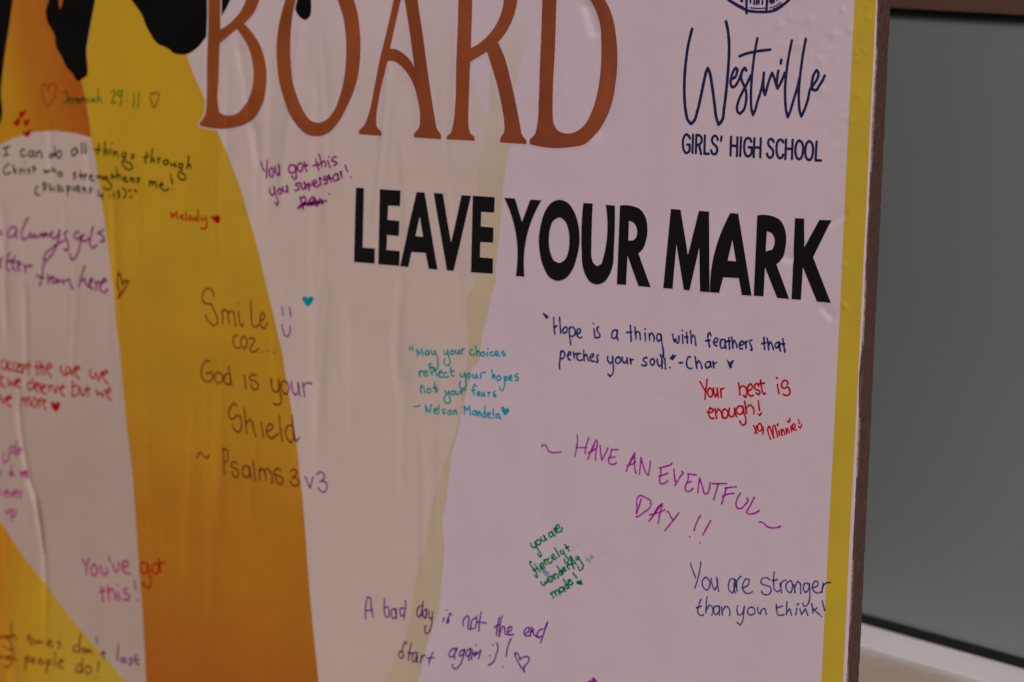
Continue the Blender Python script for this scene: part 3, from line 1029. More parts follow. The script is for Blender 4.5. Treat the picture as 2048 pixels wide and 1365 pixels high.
# ------------------------------------------------------------------ bold black line
S1, S2 = (680, 340, 3.938), (1180, 360, 3.938)
bold = [
    ("L", [[(125, 140), (190, 143), (180, 612), (277, 620), (274, 740), (110, 727)]], S1),
    ("E", [[(317, 152), (480, 163), (475, 288), (385, 282), (380, 393), (470, 403), (465, 522), (375, 514), (370, 630), (472, 640), (470, 757), (302, 745)]], S1),
    ("A", [[(605, 175), (668, 178), (770, 787), (700, 781), (675, 655), (565, 648), (540, 766), (474, 760)], [(630, 370), (655, 527), (597, 522)]], S1),
    ("V", [[(738, 182), (812, 187), (875, 570), (958, 200), (1035, 205), (895, 797), (842, 793)]], S1),
    ("E", [[(1047, 203), (1221, 215), (1217, 338), (1115, 333), (1112, 445), (1212, 455), (1208, 575), (1108, 570), (1105, 688), (1208, 698), (1205, 820), (1032, 808)]], S1),
    ("Y", [[(1295, 219), (1380, 226), (1435, 410), (1500, 235), (1588, 240), (1468, 550), (1455, 842), (1385, 837), (1393, 550)]], S1),
    ("O", [[(1735, 236), (1800, 263), (1850, 338), (1880, 440), (1889, 560), (1870, 680), (1830, 792), (1780, 855), (1720, 876), (1660, 855), (1605, 770), (1575, 660), (1567, 540), (1585, 420), (1625, 310), (1675, 253)],
           [(1730, 375), (1770, 400), (1797, 460), (1808, 550), (1800, 640), (1770, 710), (1725, 735), (1685, 715), (1655, 640), (1647, 550), (1655, 470), (1685, 400)]], S1),
    ("U", [[(1167, 406.3), (1186, 407.5), (1183.4, 492), (1183.4, 512), (1187.5, 526.5), (1195, 532.5), (1203.4, 528), (1208, 512), (1211.7, 410), (1211.7, 410), (1230.3, 411.6), (1228.2, 500), (1225.9, 532), (1218, 553), (1208, 565), (1195, 569.5), (1182.5, 566), (1172.5, 553), (1165.5, 532), (1163.7, 505)]], (0, 0, 1)),
    ("R", [[(237, 202), (330, 206), (395, 232), (438, 295), (453, 390), (442, 480), (417, 545), (382, 580), (382, 580), (479, 846), (382, 838), (297, 600), (285, 829), (213, 824)], [(308, 325), (308, 325), (342, 338), (365, 372), (372, 410), (364, 452), (340, 477), (303, 479), (303, 479)]], S2),
    ("M", [[(638, 230), (715, 235), (772, 592), (858, 245), (939, 250), (944, 886), (868, 880), (862, 535), (785, 871), (740, 867), (682, 510), (652, 859), (578, 853)]], S2),
    ("A", [[(1105, 262), (1168, 266), (1274, 914), (1196, 908), (1172, 775), (1050, 768), (1018, 891), (946, 886), (946, 850)], [(1122, 475), (1150, 642), (1085, 637)]], S2),
    ("R", [[(1318, 280), (1440, 287), (1500, 318), (1535, 385), (1547, 470), (1534, 560), (1506, 630), (1470, 666), (1470, 666), (1570, 939), (1475, 931), (1380, 690), (1368, 919), (1290, 913)], [(1395, 405), (1395, 405), (1432, 420), (1453, 460), (1453, 510), (1435, 550), (1385, 563), (1385, 563)]], S2),
    ("K", [[(1615, 302), (1688, 306), (1690, 530), (1808, 315), (1902, 319), (1758, 610), (1898, 969), (1788, 960), (1678, 690), (1662, 946), (1588, 940)]], S2)]
bold_loops = [[px_poly(l, o_, thr=40) for l in loops] for _, loops, o_ in bold]
me = ink_mesh("printed_slogan", [(np.vstack([l, l[:1]]), 0.35) for L in bold_loops for l in L], [], HALO, 0.0, 0.2)
slogan = link("printed_slogan", me, board, m_lav)
slogan['label'] = "faint lavender edge printed around the bold black capitals"
for (ch, _, _), L in zip(bold, bold_loops):
    flat_shape("letter", L, m_bold, slogan, LET)['label'] = "bold black condensed capital " + ch

# ------------------------------------------------------------------ school logo
W5 = (1350, 30, 5.933)
W7 = (1450, 60, 7.186)
script = parse([(*W5, 14.5, "205,170 165,330 135,520 118,700 112,850 115,1000 130,1150 155,1250 190,1292 225,1262 265,1150 310,960 350,770 375,670 393,632 412,680 440,830 470,1050 495,1230 520,1303 555,1260 585,1100 610,900 630,680 643,450 640,280 625,160 607,80"),
                (*W7, 15.5, "95,700 140,685 170,625 176,565 152,550 115,610 90,700 82,775 105,825 140,812 190,740 230,650 262,575 290,545 308,585|290,545 255,580 235,640 240,720 275,800 300,870 310,960 300,1060 270,1150 215,1205 180,1170 175,1110 200,1010 250,900 310,790 370,660|"
                 "468,125 430,330 400,560 380,800 375,1000 385,1150 405,1225 430,1170 470,1030 520,870 545,760 562,620|210,380 300,345 430,315 560,295 655,285|562,620 555,760 560,870 578,935 600,860 640,720 680,620 710,690 740,790 760,843 800,770 860,620|770,590 755,690 748,790 758,840|812,430 805,485|"
                 "965,155 920,380 885,620 868,820 868,1000 880,1150 905,1255 940,1170 990,1000 1040,840 1075,690|1165,130 1120,380 1085,640 1065,850 1065,1030 1080,1180 1100,1245 1140,1160 1195,1000 1240,830 1285,775 1330,700 1345,620 1320,580 1280,640 1255,740 1250,820 1275,865 1310,865 1360,800 1435,660")], 1.0)
o = link("script_lettering", ink_mesh("script_lettering", [(a_, r_ * 1.12) for a_, r_ in script[0]], [], LET, 0.03), board, m_navy)
o['label'] = "tall navy handwriting style script, the school's name"
G1 = (1355, 255, 13.653)
G2 = (1500, 260, 13.653)
caps = parse([(*G1, 27, "345,300 300,225 250,192 200,230 160,330 150,450 165,580 200,670 245,702 300,675 335,600|335,640 335,475 335,475 270,470|430,205 410,695|520,215 505,700|520,215 600,220 655,280 668,345 640,430 590,470 515,475|590,475 650,728|752,220 738,718 738,718 858,722|"
               "1100,340 1070,255 1020,230 970,265 945,350 970,430 1040,500 1085,570 1085,650 1050,720 1000,735 950,700 925,630|1205,255 1192,365|1465,260 1450,765|1640,275 1625,780|1460,500 1635,510|1740,280 1715,780|2020,390 1980,315 1920,292 1860,340 1830,450 1825,560 1840,690 1880,770 1930,792 1990,760 2030,680|2030,720 2030,545 2030,545 1945,545"),
              (*G2, 27, "125,230 105,740|300,235 285,750|120,480 295,485|650,330 620,265 580,247 530,270 500,350 520,430 590,500 635,570 640,650 610,730 550,763 500,730 475,650|915,340 880,285 825,268 770,310 735,420 730,530 745,660 780,745 825,773 875,750 905,680|990,265 970,795|1170,275 1150,795|985,515 1160,520|"
               "1350,290 1410,330 1450,430 1455,550 1430,690 1390,780 1340,803 1290,770 1255,680 1245,560 1260,430 1300,330 1350,290|1620,307 1680,350 1720,450 1728,570 1705,710 1660,805 1610,823 1560,790 1520,690 1515,570 1530,450 1570,345 1620,307|1825,325 1795,832 1795,832 1940,838")])
o = link("printed_capitals", ink_mesh("printed_capitals", [(a_, r_ * 1.12) for a_, r_ in caps[0]], [], LET, 0.0), board, m_navy)
o['label'] = "small navy sans serif capitals under the script"
K1 = (1440, 0, 12.8)
crest = parse([(*K1, 30, "20,-300 110,-120 225,0 350,85 480,165 600,225 690,270 850,297 1060,310 1250,302 1400,272 1520,210 1640,120 1770,0 1890,-120 1980,-300|350,85 480,165 600,225 690,262|1380,250 1520,185 1600,120"),
               (*K1, 30, "682,-260 682,100 685,340|1220,-260 1212,0 1195,270"),
               (*K1, 22, "785,-200 785,70|880,-200 880,110|945,-120 945,110|1000,-150 1000,95|1090,-200 1090,105|570,-150 572,45|530,-150 540,30|1290,-150 1290,65|1335,-150 1335,85|1385,-150 1385,60|1450,-120 1470,10"),
               (*K1, 12, "780,200 900,215 1040,220 1150,212|330,40 450,110 600,180|1280,210 1400,170 1560,60")])
o = link("school_crest", ink_mesh("school_crest", crest[0], [], LET, 0.05), board, m_navy)
o['label'] = "lower part of a navy round crest with fine inner bars"
# ------------------------------------------------------------------ handwritten notes, traced stroke by stroke
INKS = {
    'navy': (0.075, 0.095, 0.31), 'red': (0.72, 0.022, 0.045), 'magenta': (0.60, 0.07, 0.57), 'slate': (0.13, 0.16, 0.42),
    'green': (0.012, 0.42, 0.17), 'teal': (0.025, 0.62, 0.75), 'purple': (0.31, 0.085, 0.52), 'plum': (0.42, 0.04, 0.42),
    'violet': (0.27, 0.06, 0.52), 'leaf': (0.10, 0.52, 0.55), 'black': (0.03, 0.045, 0.04), 'berry': (0.46, 0.08, 0.46),
    'scarlet': (0.80, 0.022, 0.045), 'pink': (0.78, 0.12, 0.60), 'rose': (0.82, 0.13, 0.58), 'turquoise': (0.012, 0.66, 0.80),
    'smudge': (0.42, 0.78, 0.66), 'brick': (0.80, 0.20, 0.5), 'sepia': (0.50, 0.20, 0.45), 'ruby': (0.80, 0.015, 0.05), 'smear': (0.40, 0.70, 0.70), 'mulberry': (0.38, 0.11, 0.54)}
INK_M = {k: ink_mat("ink_" + k, v) for k, v in INKS.items()}


def note(ink, label, sheets, hearts=(), name="handwritten_note", rad=1.0, wobble=0.10):
    s, f = parse(sheets, rad)
    o = link(name, ink_mesh(name, s, f, INK, wobble), board, INK_M[ink])
    o['label'] = label
    for ink_h, hs_ in hearts:
        s, f = parse(hs_)
        h = link("heart", ink_mesh("heart", s, f, INK, wobble), o, INK_M[ink_h])
    return o


A = (1080, 610, 7.314, 12.5)
Bq = (1340, 620, 7.877, 13.5)
note('navy', "two line note about hope in dark navy marker, signed at the end", [
    (*A, """55,128 100,185|66,150 95,190|88,152 118,182|205,185 208,310 220,430|290,183 298,300 308,412|208,330 250,308
     |372,325 340,365 350,410 380,407 402,365 395,330 372,325|440,330 432,430 445,510 455,585|435,345 470,318 505,345 520,400 505,445 465,460 438,440
     |545,425 590,400 590,355 565,345 545,390 550,450 585,482 620,470|795,350 805,480|785,272|857,320 838,350 845,385 875,430 878,465 850,480 828,475
     |1130,375 1085,370 1055,430 1065,485 1095,490 1130,440 1135,380|1135,375 1130,450 1145,515|1325,302 1330,420 1338,530|1272,405 1345,395
     |1390,320 1400,420 1408,498|1405,420 1430,390 1455,400 1465,450 1470,508|1540,415 1545,527|1540,352|1600,425 1608,520|1605,450 1635,410 1660,440 1668,530
     |1770,435 1730,420 1710,470 1730,530 1765,510 1775,440|1772,435 1785,540 1805,660 1812,770 1812,770 1785,760 1762,730|1790,765 1812,700
     |310,680 300,760 290,850 290,940|300,700 330,672 360,700 365,740 340,780 300,785|395,740 455,725 450,690 425,690 412,750 425,800 445,805
     |495,690 505,780|500,740 525,715 540,712|602,715 570,705 545,750 560,805 600,812 620,800|642,665 645,740 650,810|650,750 680,720 695,760 710,818
     |730,770 780,755 790,725 765,720 735,760 740,805 770,825 790,822|860,730 840,745 840,780 850,810 845,838 820,832
     |995,750 1000,820 1030,855 1060,830 1065,760|1065,755 1070,850 1080,930 1070,1000 1030,1045 1000,1015|1150,760 1115,790 1115,840 1150,855 1180,820 1175,775 1150,760
     |1210,765 1215,830 1240,850 1270,820 1275,775|1275,775 1285,865|1320,790 1335,860|1330,830 1345,800 1368,800
     |1565,775 1520,785 1510,810 1550,840 1565,870 1530,890 1490,875|1660,790 1625,800 1615,850 1645,885 1675,850 1670,800 1650,790
     |1720,790 1725,860 1750,900 1785,870 1790,810|1785,790 1790,925|1828,785 1840,935|1905,918|1950,735 1915,785|1985,740 1940,800"""),
    (*Bq, """45,385 60,460 72,500 72,500 90,465 100,462 118,520 135,520 145,470 142,415|200,395 208,522|200,327|265,352 278,522|240,430 285,420
     |323,330 335,430 340,522|340,440 370,395 390,420 402,490 415,560|650,410 630,358 605,385 605,460 620,540 628,582|568,488 635,478
     |695,510 755,490 755,455 725,445 695,490 700,545 740,565|860,470 815,470 795,530 815,600 850,600 872,540 870,480|870,480 875,560 885,605
     |928,440 940,610|895,500 945,490|972,432 985,520 992,602|990,540 1015,480 1035,510 1057,592|1100,560 1155,550 1155,505 1125,495 1095,550 1110,615 1145,615
     |1190,500 1200,602|1195,540 1210,500 1225,495|1290,480 1262,480 1258,520 1285,580 1290,635 1270,632|1485,438 1485,530 1495,622|1445,535 1510,518
     |1533,445 1550,540 1558,630|1555,550 1585,505 1605,540 1632,622|1715,510 1680,520 1660,570 1690,600 1720,560 1720,510|1722,500 1730,590 1745,647
     |1780,455 1795,560 1815,665|1725,540 1810,530|145,835 200,832|325,742 290,740 265,820 275,890 310,925 350,918|400,738 412,830 428,918|420,850 455,800 480,830 508,922
     |640,820 590,820 560,870 580,915 625,895 645,830|640,820 640,860 655,900|680,815 695,908|690,860 715,835 738,830""")],
     [('navy', [(*Bq, "*888,773 925,805 955,830 985,795 1010,792 1000,830 975,880 985,905 945,928 920,860")])])

R_ = (1380, 740, 7.877, 13.0)
note('red', "bright red rounded note saying your best is enough", [
    (*R_, """163,185 200,250 238,322|275,150 255,310 240,465|310,285 285,330 295,400 330,430 355,400 355,330 330,290 310,285
     |375,285 385,370 402,428 425,380 432,290|432,290 450,432|485,300 495,430|490,350 510,300 532,290
     |765,205 780,300 790,395|790,300 825,255 870,270 895,340 890,400 872,435 842,400|905,330 960,310 985,270 955,220 920,250 910,330 930,390 970,415 995,400
     |1085,255 1060,212 1025,235 1025,300 1075,320 1105,350 1085,390 1045,365|1112,162 1130,280 1145,350 1165,385 1190,370|1090,220 1175,210
     |1380,232 1405,368|1365,123 1377,135|1540,230 1535,180 1495,165 1455,200 1450,265 1480,290 1530,262 1572,310 1570,380 1530,402 1470,385
     |275,662 360,655 378,630 320,598 300,650 305,720 340,765 380,762|400,608 410,690 425,765|415,680 445,615 480,640 505,700 515,758
     |545,615 515,660 520,730 560,768 595,725 585,640 545,615|625,605 615,660 640,735 670,740 700,690 702,610|702,600 715,680 735,735
     |820,580 775,570 735,620 745,680 790,700 830,670 840,600|830,572 850,680 880,770 870,850 840,875 800,840 785,805
     |860,495 875,590 888,685|885,640 915,570 955,555 990,590 1008,692|1078,492 1097,637""")],
     [('red', [(*R_, "*1055,668 1085,690 1102,690 1122,665 1142,668 1135,690 1107,735 1070,705")])], wobble=0.07)
note('ruby', "small slanted red signature with tiny heart dots", [
    (*R_[:3], 11.5, """1000,880 1035,940 1062,1003|1052,882 1040,950 1022,1005|1095,845 1070,880 1080,950 1105,970 1130,940 1130,880 1110,848 1095,845|1155,905 1155,960 1150,1010
     |1275,1095 1240,1000 1228,930 1255,885 1285,960 1325,1075|1325,1075 1310,960 1320,880 1340,875 1365,970 1385,1062|1400,965 1415,1030
     |1435,945 1455,1035|1445,990 1465,935 1485,970 1500,1018|1515,925 1530,1005|1520,965 1537,920 1552,945 1567,990|1590,890 1605,978
     |1620,930 1655,900 1655,855 1630,850 1615,900 1640,945 1682,942|1712,782 1728,850""")],
     [('ruby', [(*R_, "*1352,850 1375,852 1385,830 1400,850 1390,892")]), ('ruby', [(*R_, "*1520,790 1545,808 1568,757 1586,765 1578,820 1565,840 1535,820")]),
      ('ruby', [(*R_, "*1702,880 1722,885 1740,898 1755,848 1774,852 1768,890 1745,930 1722,918")])])

H1 = (1070, 860, 7.585, 11.5)
H2 = (1300, 910, 7.314, 11.5)
H3 = (1240, 970, 10.24, 16.0)
note('magenta', "large slanted magenta capitals wishing an eventful day", [
    (*H1, """100,250 125,230 160,235 185,275 205,320 260,342 330,345 395,335|640,80 650,150 640,230 625,320 610,400|820,120 795,190 770,280 762,362|630,268 785,270
     |805,445 850,330 900,210 930,150 945,180 930,300 920,460|800,352 850,330 920,285|850,340 905,215|992,238 1000,350 1018,460 1018,460 1060,380 1110,275
     |1160,300 1262,300|1165,300 1150,380 1120,460 1125,500 1180,525 1240,495|1120,425 1150,420 1220,410|1385,630 1420,540 1470,430 1518,345 1518,345 1512,480 1520,600 1535,662
     |1395,540 1440,535 1530,480|1430,530 1500,400|1588,672 1600,540 1612,415 1612,415 1640,530 1680,640 1720,690 1720,690 1740,600 1752,475"""),
    (*H2, """140,190 240,165 310,140 325,120|165,205 158,290 145,380 155,418 200,420 265,375|128,312 180,300 265,265|352,210 370,390|372,445 420,360 490,260 470,240
     |555,275 620,285 680,290|565,280 558,370 525,450 520,505 555,535 600,520 630,490|545,410 610,388|705,550 715,440 730,340 730,340 770,460 815,570 835,570 870,500 882,405
     |915,420 1120,420|1000,425 970,540 935,650|1105,485 1180,475 1262,465|1115,485 1100,560 1075,640 1052,715|1065,605 1140,575 1230,565
     |1325,555 1280,640 1260,710 1285,780 1330,785 1390,730 1435,660 1420,632|1528,620 1480,720 1410,835 1410,835 1430,855 1530,855 1600,815|1605,980 1650,990 1720,1050 1790,1068 1910,1045"""),
    (*H3, """335,590 350,440 365,260 410,220 520,260 620,320 640,400 610,470 500,560 400,630 335,660|435,290 390,450 345,580|595,745 700,600 800,440 880,380 880,380 830,560 785,790
     |605,612 690,600 840,550 925,510|640,690 760,520 840,420|720,560 800,450|965,550 990,550 1040,640 1090,720|1215,570 1100,720 920,940|1650,630 1580,760 1525,930|1865,730 1780,880 1700,1030|1433,1065|1640,1192""")], wobble=0.08)

S_ = (1360, 1100, 5.689, 8.0)
note('slate', "two line slate blue note running onto the yellow border", [
    (*S_, """122,155 150,240 182,320|240,135 215,290 170,435|300,310 262,340 265,420 310,460 338,420 330,340 300,310|358,325 370,400 395,455 420,420 425,330|420,315 430,400 445,472
     |625,335 580,330 555,390 570,470 600,490 622,440 625,350|625,340 618,430 632,492|640,345 650,470|645,420 665,330 695,300|708,430 780,390 790,340 755,325 720,380 715,440 750,490 800,492 825,475
     |1025,340 985,315 935,330 925,375 970,400 1025,420 1040,470 1000,510 950,500 930,470|1075,250 1070,360 1080,450 1110,478 1135,462|1050,350 1110,340|1140,378 1160,490|1150,420 1175,355 1210,345
     |1260,350 1215,380 1220,460 1260,490 1280,440 1275,370 1260,350|1300,392 1312,487|1305,430 1340,360 1365,375 1375,440 1375,495|1460,385 1425,375 1405,430 1430,485 1465,450 1470,385
     |1472,385 1480,500 1475,570 1440,635 1410,640 1398,605|1505,425 1570,400 1570,365 1540,355 1510,410 1525,470 1570,490 1612,475|1635,378 1622,430 1620,482|1625,430 1655,385 1712,372
     |240,560 215,640 205,710 235,745 270,738|188,660 245,640|310,535 300,640 298,720|300,690 335,625 360,640 365,742|440,640 400,640 385,700 410,740 445,700 450,645|450,640 450,745
     |475,650 485,742|480,700 520,640 555,660 565,745|660,635 650,690 665,740 700,735 725,690 730,655|735,640 725,730 715,810 685,855 652,825|815,650 775,675 780,730 820,740 855,710 845,665 815,650
     |890,655 895,710 920,730 950,670 970,668 985,735|1100,620 1105,690 1115,735 1150,745 1185,735|1098,662 1170,638|1220,588 1215,680 1215,737|1215,710 1250,670 1272,742|1330,665 1320,737|1335,622 1352,614
     |1365,670 1385,735 1410,700 1430,665 1457,745|1500,615 1510,660 1515,722|1560,660 1530,680 1515,682|1525,680 1560,710 1592,737|1620,578 1635,640 1650,692|1615,755""")], wobble=0.06)

G_ = (1040, 1030, 7.183, 12.0)
note('green', "small green note slanting up to the right, four short lines", [
    (*G_, """155,405 170,450 205,475 230,450|215,390 250,480 300,560 305,590 285,605 255,555|250,360 235,400 260,435 295,420 290,375 260,355 250,360|300,325 320,370 345,380 360,350 340,300|340,300 382,357
     |455,245 420,265 425,310 455,320 470,285 455,245|455,240 475,270 502,302|485,200 525,265|500,230 500,195 517,190|525,205 570,185 560,145 530,150 520,200 550,250 590,240 605,182
     |165,675 145,670 145,700 185,760 240,840 255,880 240,905 215,868|190,800 245,770|235,740 290,820|215,708|300,745 345,720 330,690 300,700 295,745 320,770 355,750
     |345,655 380,717|355,680 355,650 377,643|417,625 395,640 410,685 440,695 462,668|465,625 500,590 480,565 460,580 465,630 500,640 527,613|498,472 530,530 570,600
     |585,515 600,560 625,560 630,525|615,505 660,590 700,650 680,685 650,685 640,640|650,430 680,475 712,520|660,480 705,455|305,960 330,1010 355,1015 355,970 385,985 390,935
     |440,885 405,905 410,945 450,965 475,930 465,890 440,885|438,925 445,925|475,860 510,922|485,880 510,845 535,870 552,907|600,820 565,815 565,855 595,865 615,830|535,735 575,795 617,847
     |600,800 650,780 640,750 610,770 620,820 667,798|680,740 712,782|680,750 685,715 702,703|745,690 720,600 735,610 750,700 782,772|700,720 770,700|740,600 775,660 812,715
     |805,610 815,645 845,640 845,600|830,600 880,680 910,730 890,785 855,800 840,745|440,1120 485,1192|455,1140 480,1095 510,1130 525,1160|510,1125 520,1080 545,1090 577,1147
     |600,1040 570,1055 570,1095 600,1110 625,1080 610,1040|615,1035 652,1102|690,1010 655,1015 650,1055 680,1065 700,1030|625,920 660,980 717,1052
     |690,965 735,950 725,930 695,940 700,990 740,1010 762,973|765,838 820,910""")],
     [('green', [(*G_, "*808,965 828,945 855,945 880,918 893,960 906,1007 860,1003 825,995")])])
note('smudge', "faint green dots and rubbed marks beside the green note", [
    (*G_[:3], 10, "775,468|835,443|945,605 975,628 975,660|950,655 985,640|1008,578 1055,602|1015,620 1005,695|1030,580 1035,630|1235,545")], name="ink_smudge")
note('smear', "pale teal smear running down from the green writing", [
    (*G_[:3], 10, "*280,735 335,760 385,800 425,850 400,895 365,880 320,820 285,775")], name="ink_smudge")

T_ = (800, 660, 6.823, 11.0)
note('teal', "four line teal quotation across the olive band", [
    (*T_, """135,232 142,275|170,222 180,275|235,268 240,362|240,275 270,335 300,260 300,260 320,357|385,285 350,300 355,340 385,335 395,290|395,285 405,342
     |430,282 440,335 470,330 475,285|475,285 510,380 522,465 508,530 482,552|600,285 610,330 640,325 650,275|650,275 670,380 685,440 660,490 625,480 602,440 615,400
     |715,280 690,305 700,335 730,325 730,285 715,280|760,275 765,320 795,325 810,280|808,275 822,330|840,272 850,327|845,300 860,265 882,260
     |990,270 960,285 965,335 1000,345 1022,325|1030,217 1045,290 1055,347|1050,310 1070,285 1085,300 1090,347|1135,300 1110,320 1115,355 1145,355 1160,320 1135,300|1195,310 1195,360|1200,262
     |1267,300 1235,315 1240,350 1277,350|1300,335 1345,325 1340,290 1310,295 1300,335 1325,355 1362,350|1420,290 1395,300 1395,330 1430,325 1440,345 1412,355
     |262,572 275,632|270,600 285,560 317,565|330,600 380,590 370,560 340,565 330,610 355,630 387,620|430,458 405,470 415,540 440,612|410,520 470,512|430,500 475,548 440,582|485,540 490,590 512,627
     |530,600 580,585 570,560 540,570 535,620 560,650 597,638|640,585 610,590 605,635 640,650 662,633|698,512 700,580 715,635 737,628|680,570 740,565
     |825,598 835,640 870,630 880,590|885,585 900,690 905,760 870,805 825,790 815,740 830,703|930,600 915,630 935,665 960,640 955,605 930,600|1000,605 1005,655 1030,660 1045,610|1045,605 1062,662
     |1098,608 1105,662|1100,630 1125,585 1165,582|1256,543 1265,620 1270,667|1270,640 1290,610 1307,672|1345,625 1325,650 1335,690 1370,680 1375,645 1345,625|1425,638 1430,700 1430,767
     |1425,650 1455,640 1460,680 1430,690|1490,665 1530,650 1520,620 1495,630 1490,680 1527,690|1612,598 1575,615 1580,640 1610,650 1610,690 1573,690
     |285,757 290,852|288,800 310,765 325,790 345,857|390,800 375,830 390,865 420,855 425,815 390,800|475,722 480,790 490,850 510,840 510,800 485,810|460,792 500,780
     |620,830 635,875 665,870 670,835|665,840 680,930 690,970 660,1000 625,990 605,950 625,900|715,835 695,860 715,890 745,870 740,840 715,835|765,838 770,880 800,880 810,843
     |835,828 845,882|840,850 860,825 897,825|1047,772 1020,745 1000,790 1005,850 1015,892|985,830 1030,820|1060,885 1095,870 1090,845 1065,850 1060,890 1097,905
     |1150,865 1120,865 1120,905 1155,895|1155,865 1165,907|1203,853 1215,907|1210,870 1232,848|1302,840 1275,855 1280,880 1310,885 1305,910 1278,905|1362,772 1370,822|1422,780 1400,832
     |195,1050 275,1035|355,1032 360,1122|355,1040 390,1100 415,1125 415,1125 430,1020|470,1110 510,1095 505,1070 475,1080 475,1130 512,1145|535,1032 535,1142|622,1083 585,1090 590,1115 620,1125 598,1147
     |680,1100 655,1120 665,1155 700,1145 705,1115 680,1100|735,1098 740,1157|740,1120 765,1095 782,1152|880,1042 880,1152|885,1045 920,1100 950,1040 950,1040 960,1162
     |1035,1105 995,1115 990,1155 1025,1155 1040,1115|1040,1105 1045,1167|1070,1118 1070,1172|1072,1140 1095,1115 1102,1172|1165,1135 1130,1145 1130,1190 1165,1190|1160,1043 1165,1197
     |1195,1165 1240,1150 1230,1130 1200,1140 1200,1190 1242,1200|1275,1075 1275,1207|1345,1150 1315,1160 1315,1200 1350,1195|1350,1150 1377,1217""")],
     [('teal', [(*T_, "*1383,1055 1410,1043 1435,1075 1475,1068 1497,1100 1480,1130 1440,1172 1405,1130")])])

M1 = (390, 570, 8.192, 13.0)
M2 = (380, 700, 6.823, 11.5)
M3 = (380, 880, 6.827, 11.5)
note('purple', "tall purple five line note on the yellow sash, starting with a smiley", [
    (*M1, """305,190 305,130 270,75 210,60 150,105 120,190 135,265 190,310 262,315 290,360 340,470 370,570 360,640 320,665 250,620 175,490|440,418 455,530 455,642|445,450 485,405 525,430 545,530 565,642
     |545,480 585,430 630,440 650,540 668,672|715,438 725,540 745,640 775,685 800,628|702,305|915,258 925,400 930,560 950,660 990,690 1052,648
     |1080,590 1130,560 1140,480 1105,450 1080,510 1075,590 1100,690 1145,715 1192,628|1423,362 1442,497|1553,382 1578,517|1425,648 1440,740 1480,830 1520,850 1560,770 1560,672
     |697,830 655,830 630,900 640,990 690,1035 742,1020|800,840 760,890 765,990 815,1050 850,1000 850,900 800,840|885,890 940,875 985,890 960,960 910,1030 920,1095 970,1100 1042,1043|1105,1100|1195,1085|1293,1115"""),
    (*M2, """267,160 225,150 175,210 155,300 170,390 220,435 275,430 305,380 295,300 295,300 220,330|385,300 345,340 345,420 385,460 430,430 435,350 385,300|530,330 480,340 460,410 490,470 535,470 560,400
     |530,233 545,340 572,492|745,343 765,522|907,355 865,335 825,360 820,410 880,425 930,460 930,520 890,545 845,510 840,468|1115,388 1115,480 1140,560 1180,580 1210,530 1205,410|1205,405 1220,560 1245,650 1235,730 1200,750 1148,733
     |1275,420 1245,480 1260,570 1315,605 1350,550 1335,460 1275,420|1390,438 1395,530 1435,620 1470,590 1475,450|1475,450 1485,540 1507,627|1540,448 1555,540 1565,632|1550,520 1590,455 1657,465
     |637,760 600,725 550,790 530,870 560,940 600,940 640,895 680,900 700,980 700,1080 660,1130 610,1090 580,1028|745,797 760,960 778,1142|775,1000 815,945 850,980 870,1080 902,1182|975,988 990,1100 1008,1202
     |1060,1110 1120,1080 1135,1030 1090,1005 1050,1070 1060,1160 1120,1215 1207,1143|1220,902 1235,1080 1265,1247|1400,1040 1350,1030 1310,1090 1320,1190 1370,1265 1410,1230 1420,1150|1395,888 1405,1040 1420,1180 1450,1255 1492,1198"""),
    (*M3, """100,247 120,190 150,170 185,215 225,255 257,213|450,128 455,300 475,472|445,125 495,135 520,200 510,280 470,310|642,330 615,300 575,310 565,370 620,390 660,430 660,490 630,510 590,480 580,428
     |790,360 745,360 720,420 740,500 790,510 820,440 800,360|800,360 820,450 832,532|860,283 875,420 895,562|950,388 955,552|955,430 985,390 1015,430 1040,552|1015,430 1055,385 1095,430 1120,597
     |1242,420 1205,395 1160,415 1155,480 1220,490 1260,520 1265,580 1235,610 1185,570 1175,508|1373,430 1425,405 1460,440 1440,490 1395,515 1395,515 1450,520 1485,560 1480,610 1440,630 1390,600 1363,568
     |1580,503 1610,590 1640,655 1640,655 1660,590 1680,508|1728,477 1790,440 1835,470 1830,530 1775,570 1775,570 1840,570 1875,620 1860,690 1820,715 1780,690 1753,658""")], wobble=0.07)
note('turquoise', "solid turquoise heart right of the smiley", [(*M1, "*1763,230 1785,188 1820,193 1850,218 1890,188 1927,202 1932,265 1900,312 1855,362 1800,302")], name="heart_drawing")

